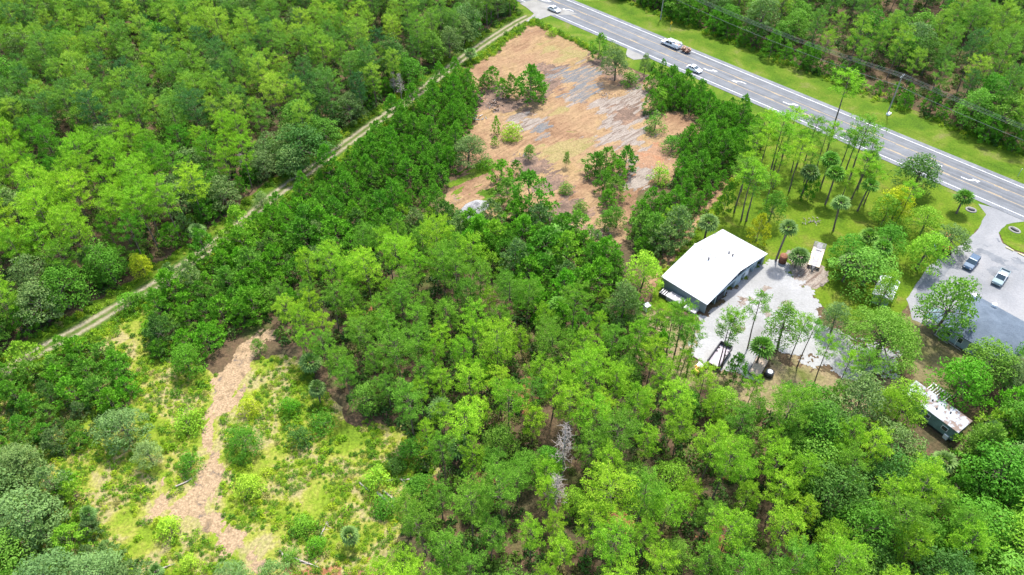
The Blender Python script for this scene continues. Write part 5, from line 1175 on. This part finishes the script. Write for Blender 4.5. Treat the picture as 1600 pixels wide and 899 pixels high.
# ------------------------------------------------------------ labels: each auto-placed tree is told by counting from a landmark
LM = [(878, 705, 'the silver dead pine'), (200, 405, 'the yellow vine tree'), (314, 362, 'the trackside palm'), (462, 235, 'the silvery trackside tree'), (500, 170, 'the dark oak behind the track'), (60, 520, 'the track at its left end'), (735, 82, 'the top of the track'),
      (10, 10, 'the top left photo corner'), (200, 10, "the photo's top edge at left"), (400, 10, "the photo's top edge left of centre"), (600, 10, "the photo's top edge at centre"), (10, 200, "the photo's left edge, upper part"), (10, 380, "the photo's left edge at mid height"), (150, 400, 'the pale palm in the forest'),
      (830, 300, 'the large conical tree'), (865, 355, 'the arching leaf clump'), (948, 330, 'the island clump'), (1110, 415, 'the white barn roof'), (970, 470, 'the grey mossy tree by the barn'), (1125, 557, 'the dark dump bin'), (1350, 490, 'the huge live oak'), (1485, 640, 'the mobile home roof'), (1422, 765, 'the large pale palm'),
      (690, 640, 'the large palm below the pine stand'), (495, 565, 'the two palms left of the stand'), (425, 490, 'the top of the sandy path'), (590, 755, 'the bright round shrub'), (555, 830, 'the silvery meadow palm'), (230, 690, 'the pale meadow tree'), (1403, 131, 'the roadside utility pole'), (1035, 10, 'the utility pole at the top'), (1595, 10, 'the top right photo corner'), (1400, 10, "the photo's top edge at right"), (1220, 10, "the photo's top edge right of centre"),
      (800, 890, "the photo's bottom edge at centre"), (1000, 890, "the photo's bottom edge right of centre"), (1200, 890, "the photo's bottom edge far right of centre"), (1595, 890, 'the bottom right photo corner'), (1595, 700, "the photo's right edge, lower part"), (640, 890, "the photo's bottom edge left of centre"), (740, 335, 'the limestone pile'), (1150, 720, 'the reddish gap in the lower pines'), (630, 480, "the middle of the pine stand's left half"),
      (1595, 180, "the photo's right edge, upper part"), (1275, 395, 'the flatbed trailer'), (1507, 313, 'the lone roadside palm'), (5, 600, "the photo's left edge below the track"), (560, 300, 'the middle of the trackside thicket'), (400, 150, 'the centre of the left forest'), (250, 250, 'the heart of the left forest'), (1300, 700, 'the middle of the lower right woods'), (750, 560, 'the middle of the main pine stand')]
DIR = ['right of', 'below right of', 'below', 'below left of', 'left of', 'above left of', 'above', 'above right of']
ORD = ['first', 'second', 'third', 'fourth', 'fifth', 'sixth', 'seventh', 'eighth', 'ninth', 'tenth', 'eleventh', 'twelfth', 'thirteenth', 'fourteenth', 'fifteenth', 'sixteenth', 'seventeenth', 'eighteenth', 'nineteenth', 'twentieth', 'twenty-first', 'twenty-second', 'twenty-third', 'twenty-fourth', 'twenty-fifth']
NOUN = {'pine': 'pine', 'thin': 'slender pine', 'oak': 'broadleaf tree', 'young': 'young tree', 'palm': 'fan palm', 'shrub': 'shrub'}; bins = {}
for e, kind, cw, (u, v, w) in AUTO:
    u, v = max(0, min(1600, u)), max(0, min(899, v)); li = min(range(len(LM)), key=lambda i: (LM[i][0]-u)**2+(LM[i][1]-v)**2); a = math.atan2(v-LM[li][1], u-LM[li][0])
    bins.setdefault((kind, li, int(round(a/(PI/4))) % 8), []).append((math.hypot(u-LM[li][0], v-LM[li][1]), e, cw))
for (kind, li, s), L in bins.items():
    L.sort(key=lambda t: t[0])
    for n, (_, e, cw) in enumerate(L):
        t = f'{cw} {NOUN[kind]}, {ORD[min(n, 24)]} {NOUN[kind].split()[-1]} {DIR[s]} {LM[li][2]}'
        e['label'] = t if len(t.split()) <= 16 else t.split(' ', 1)[1]
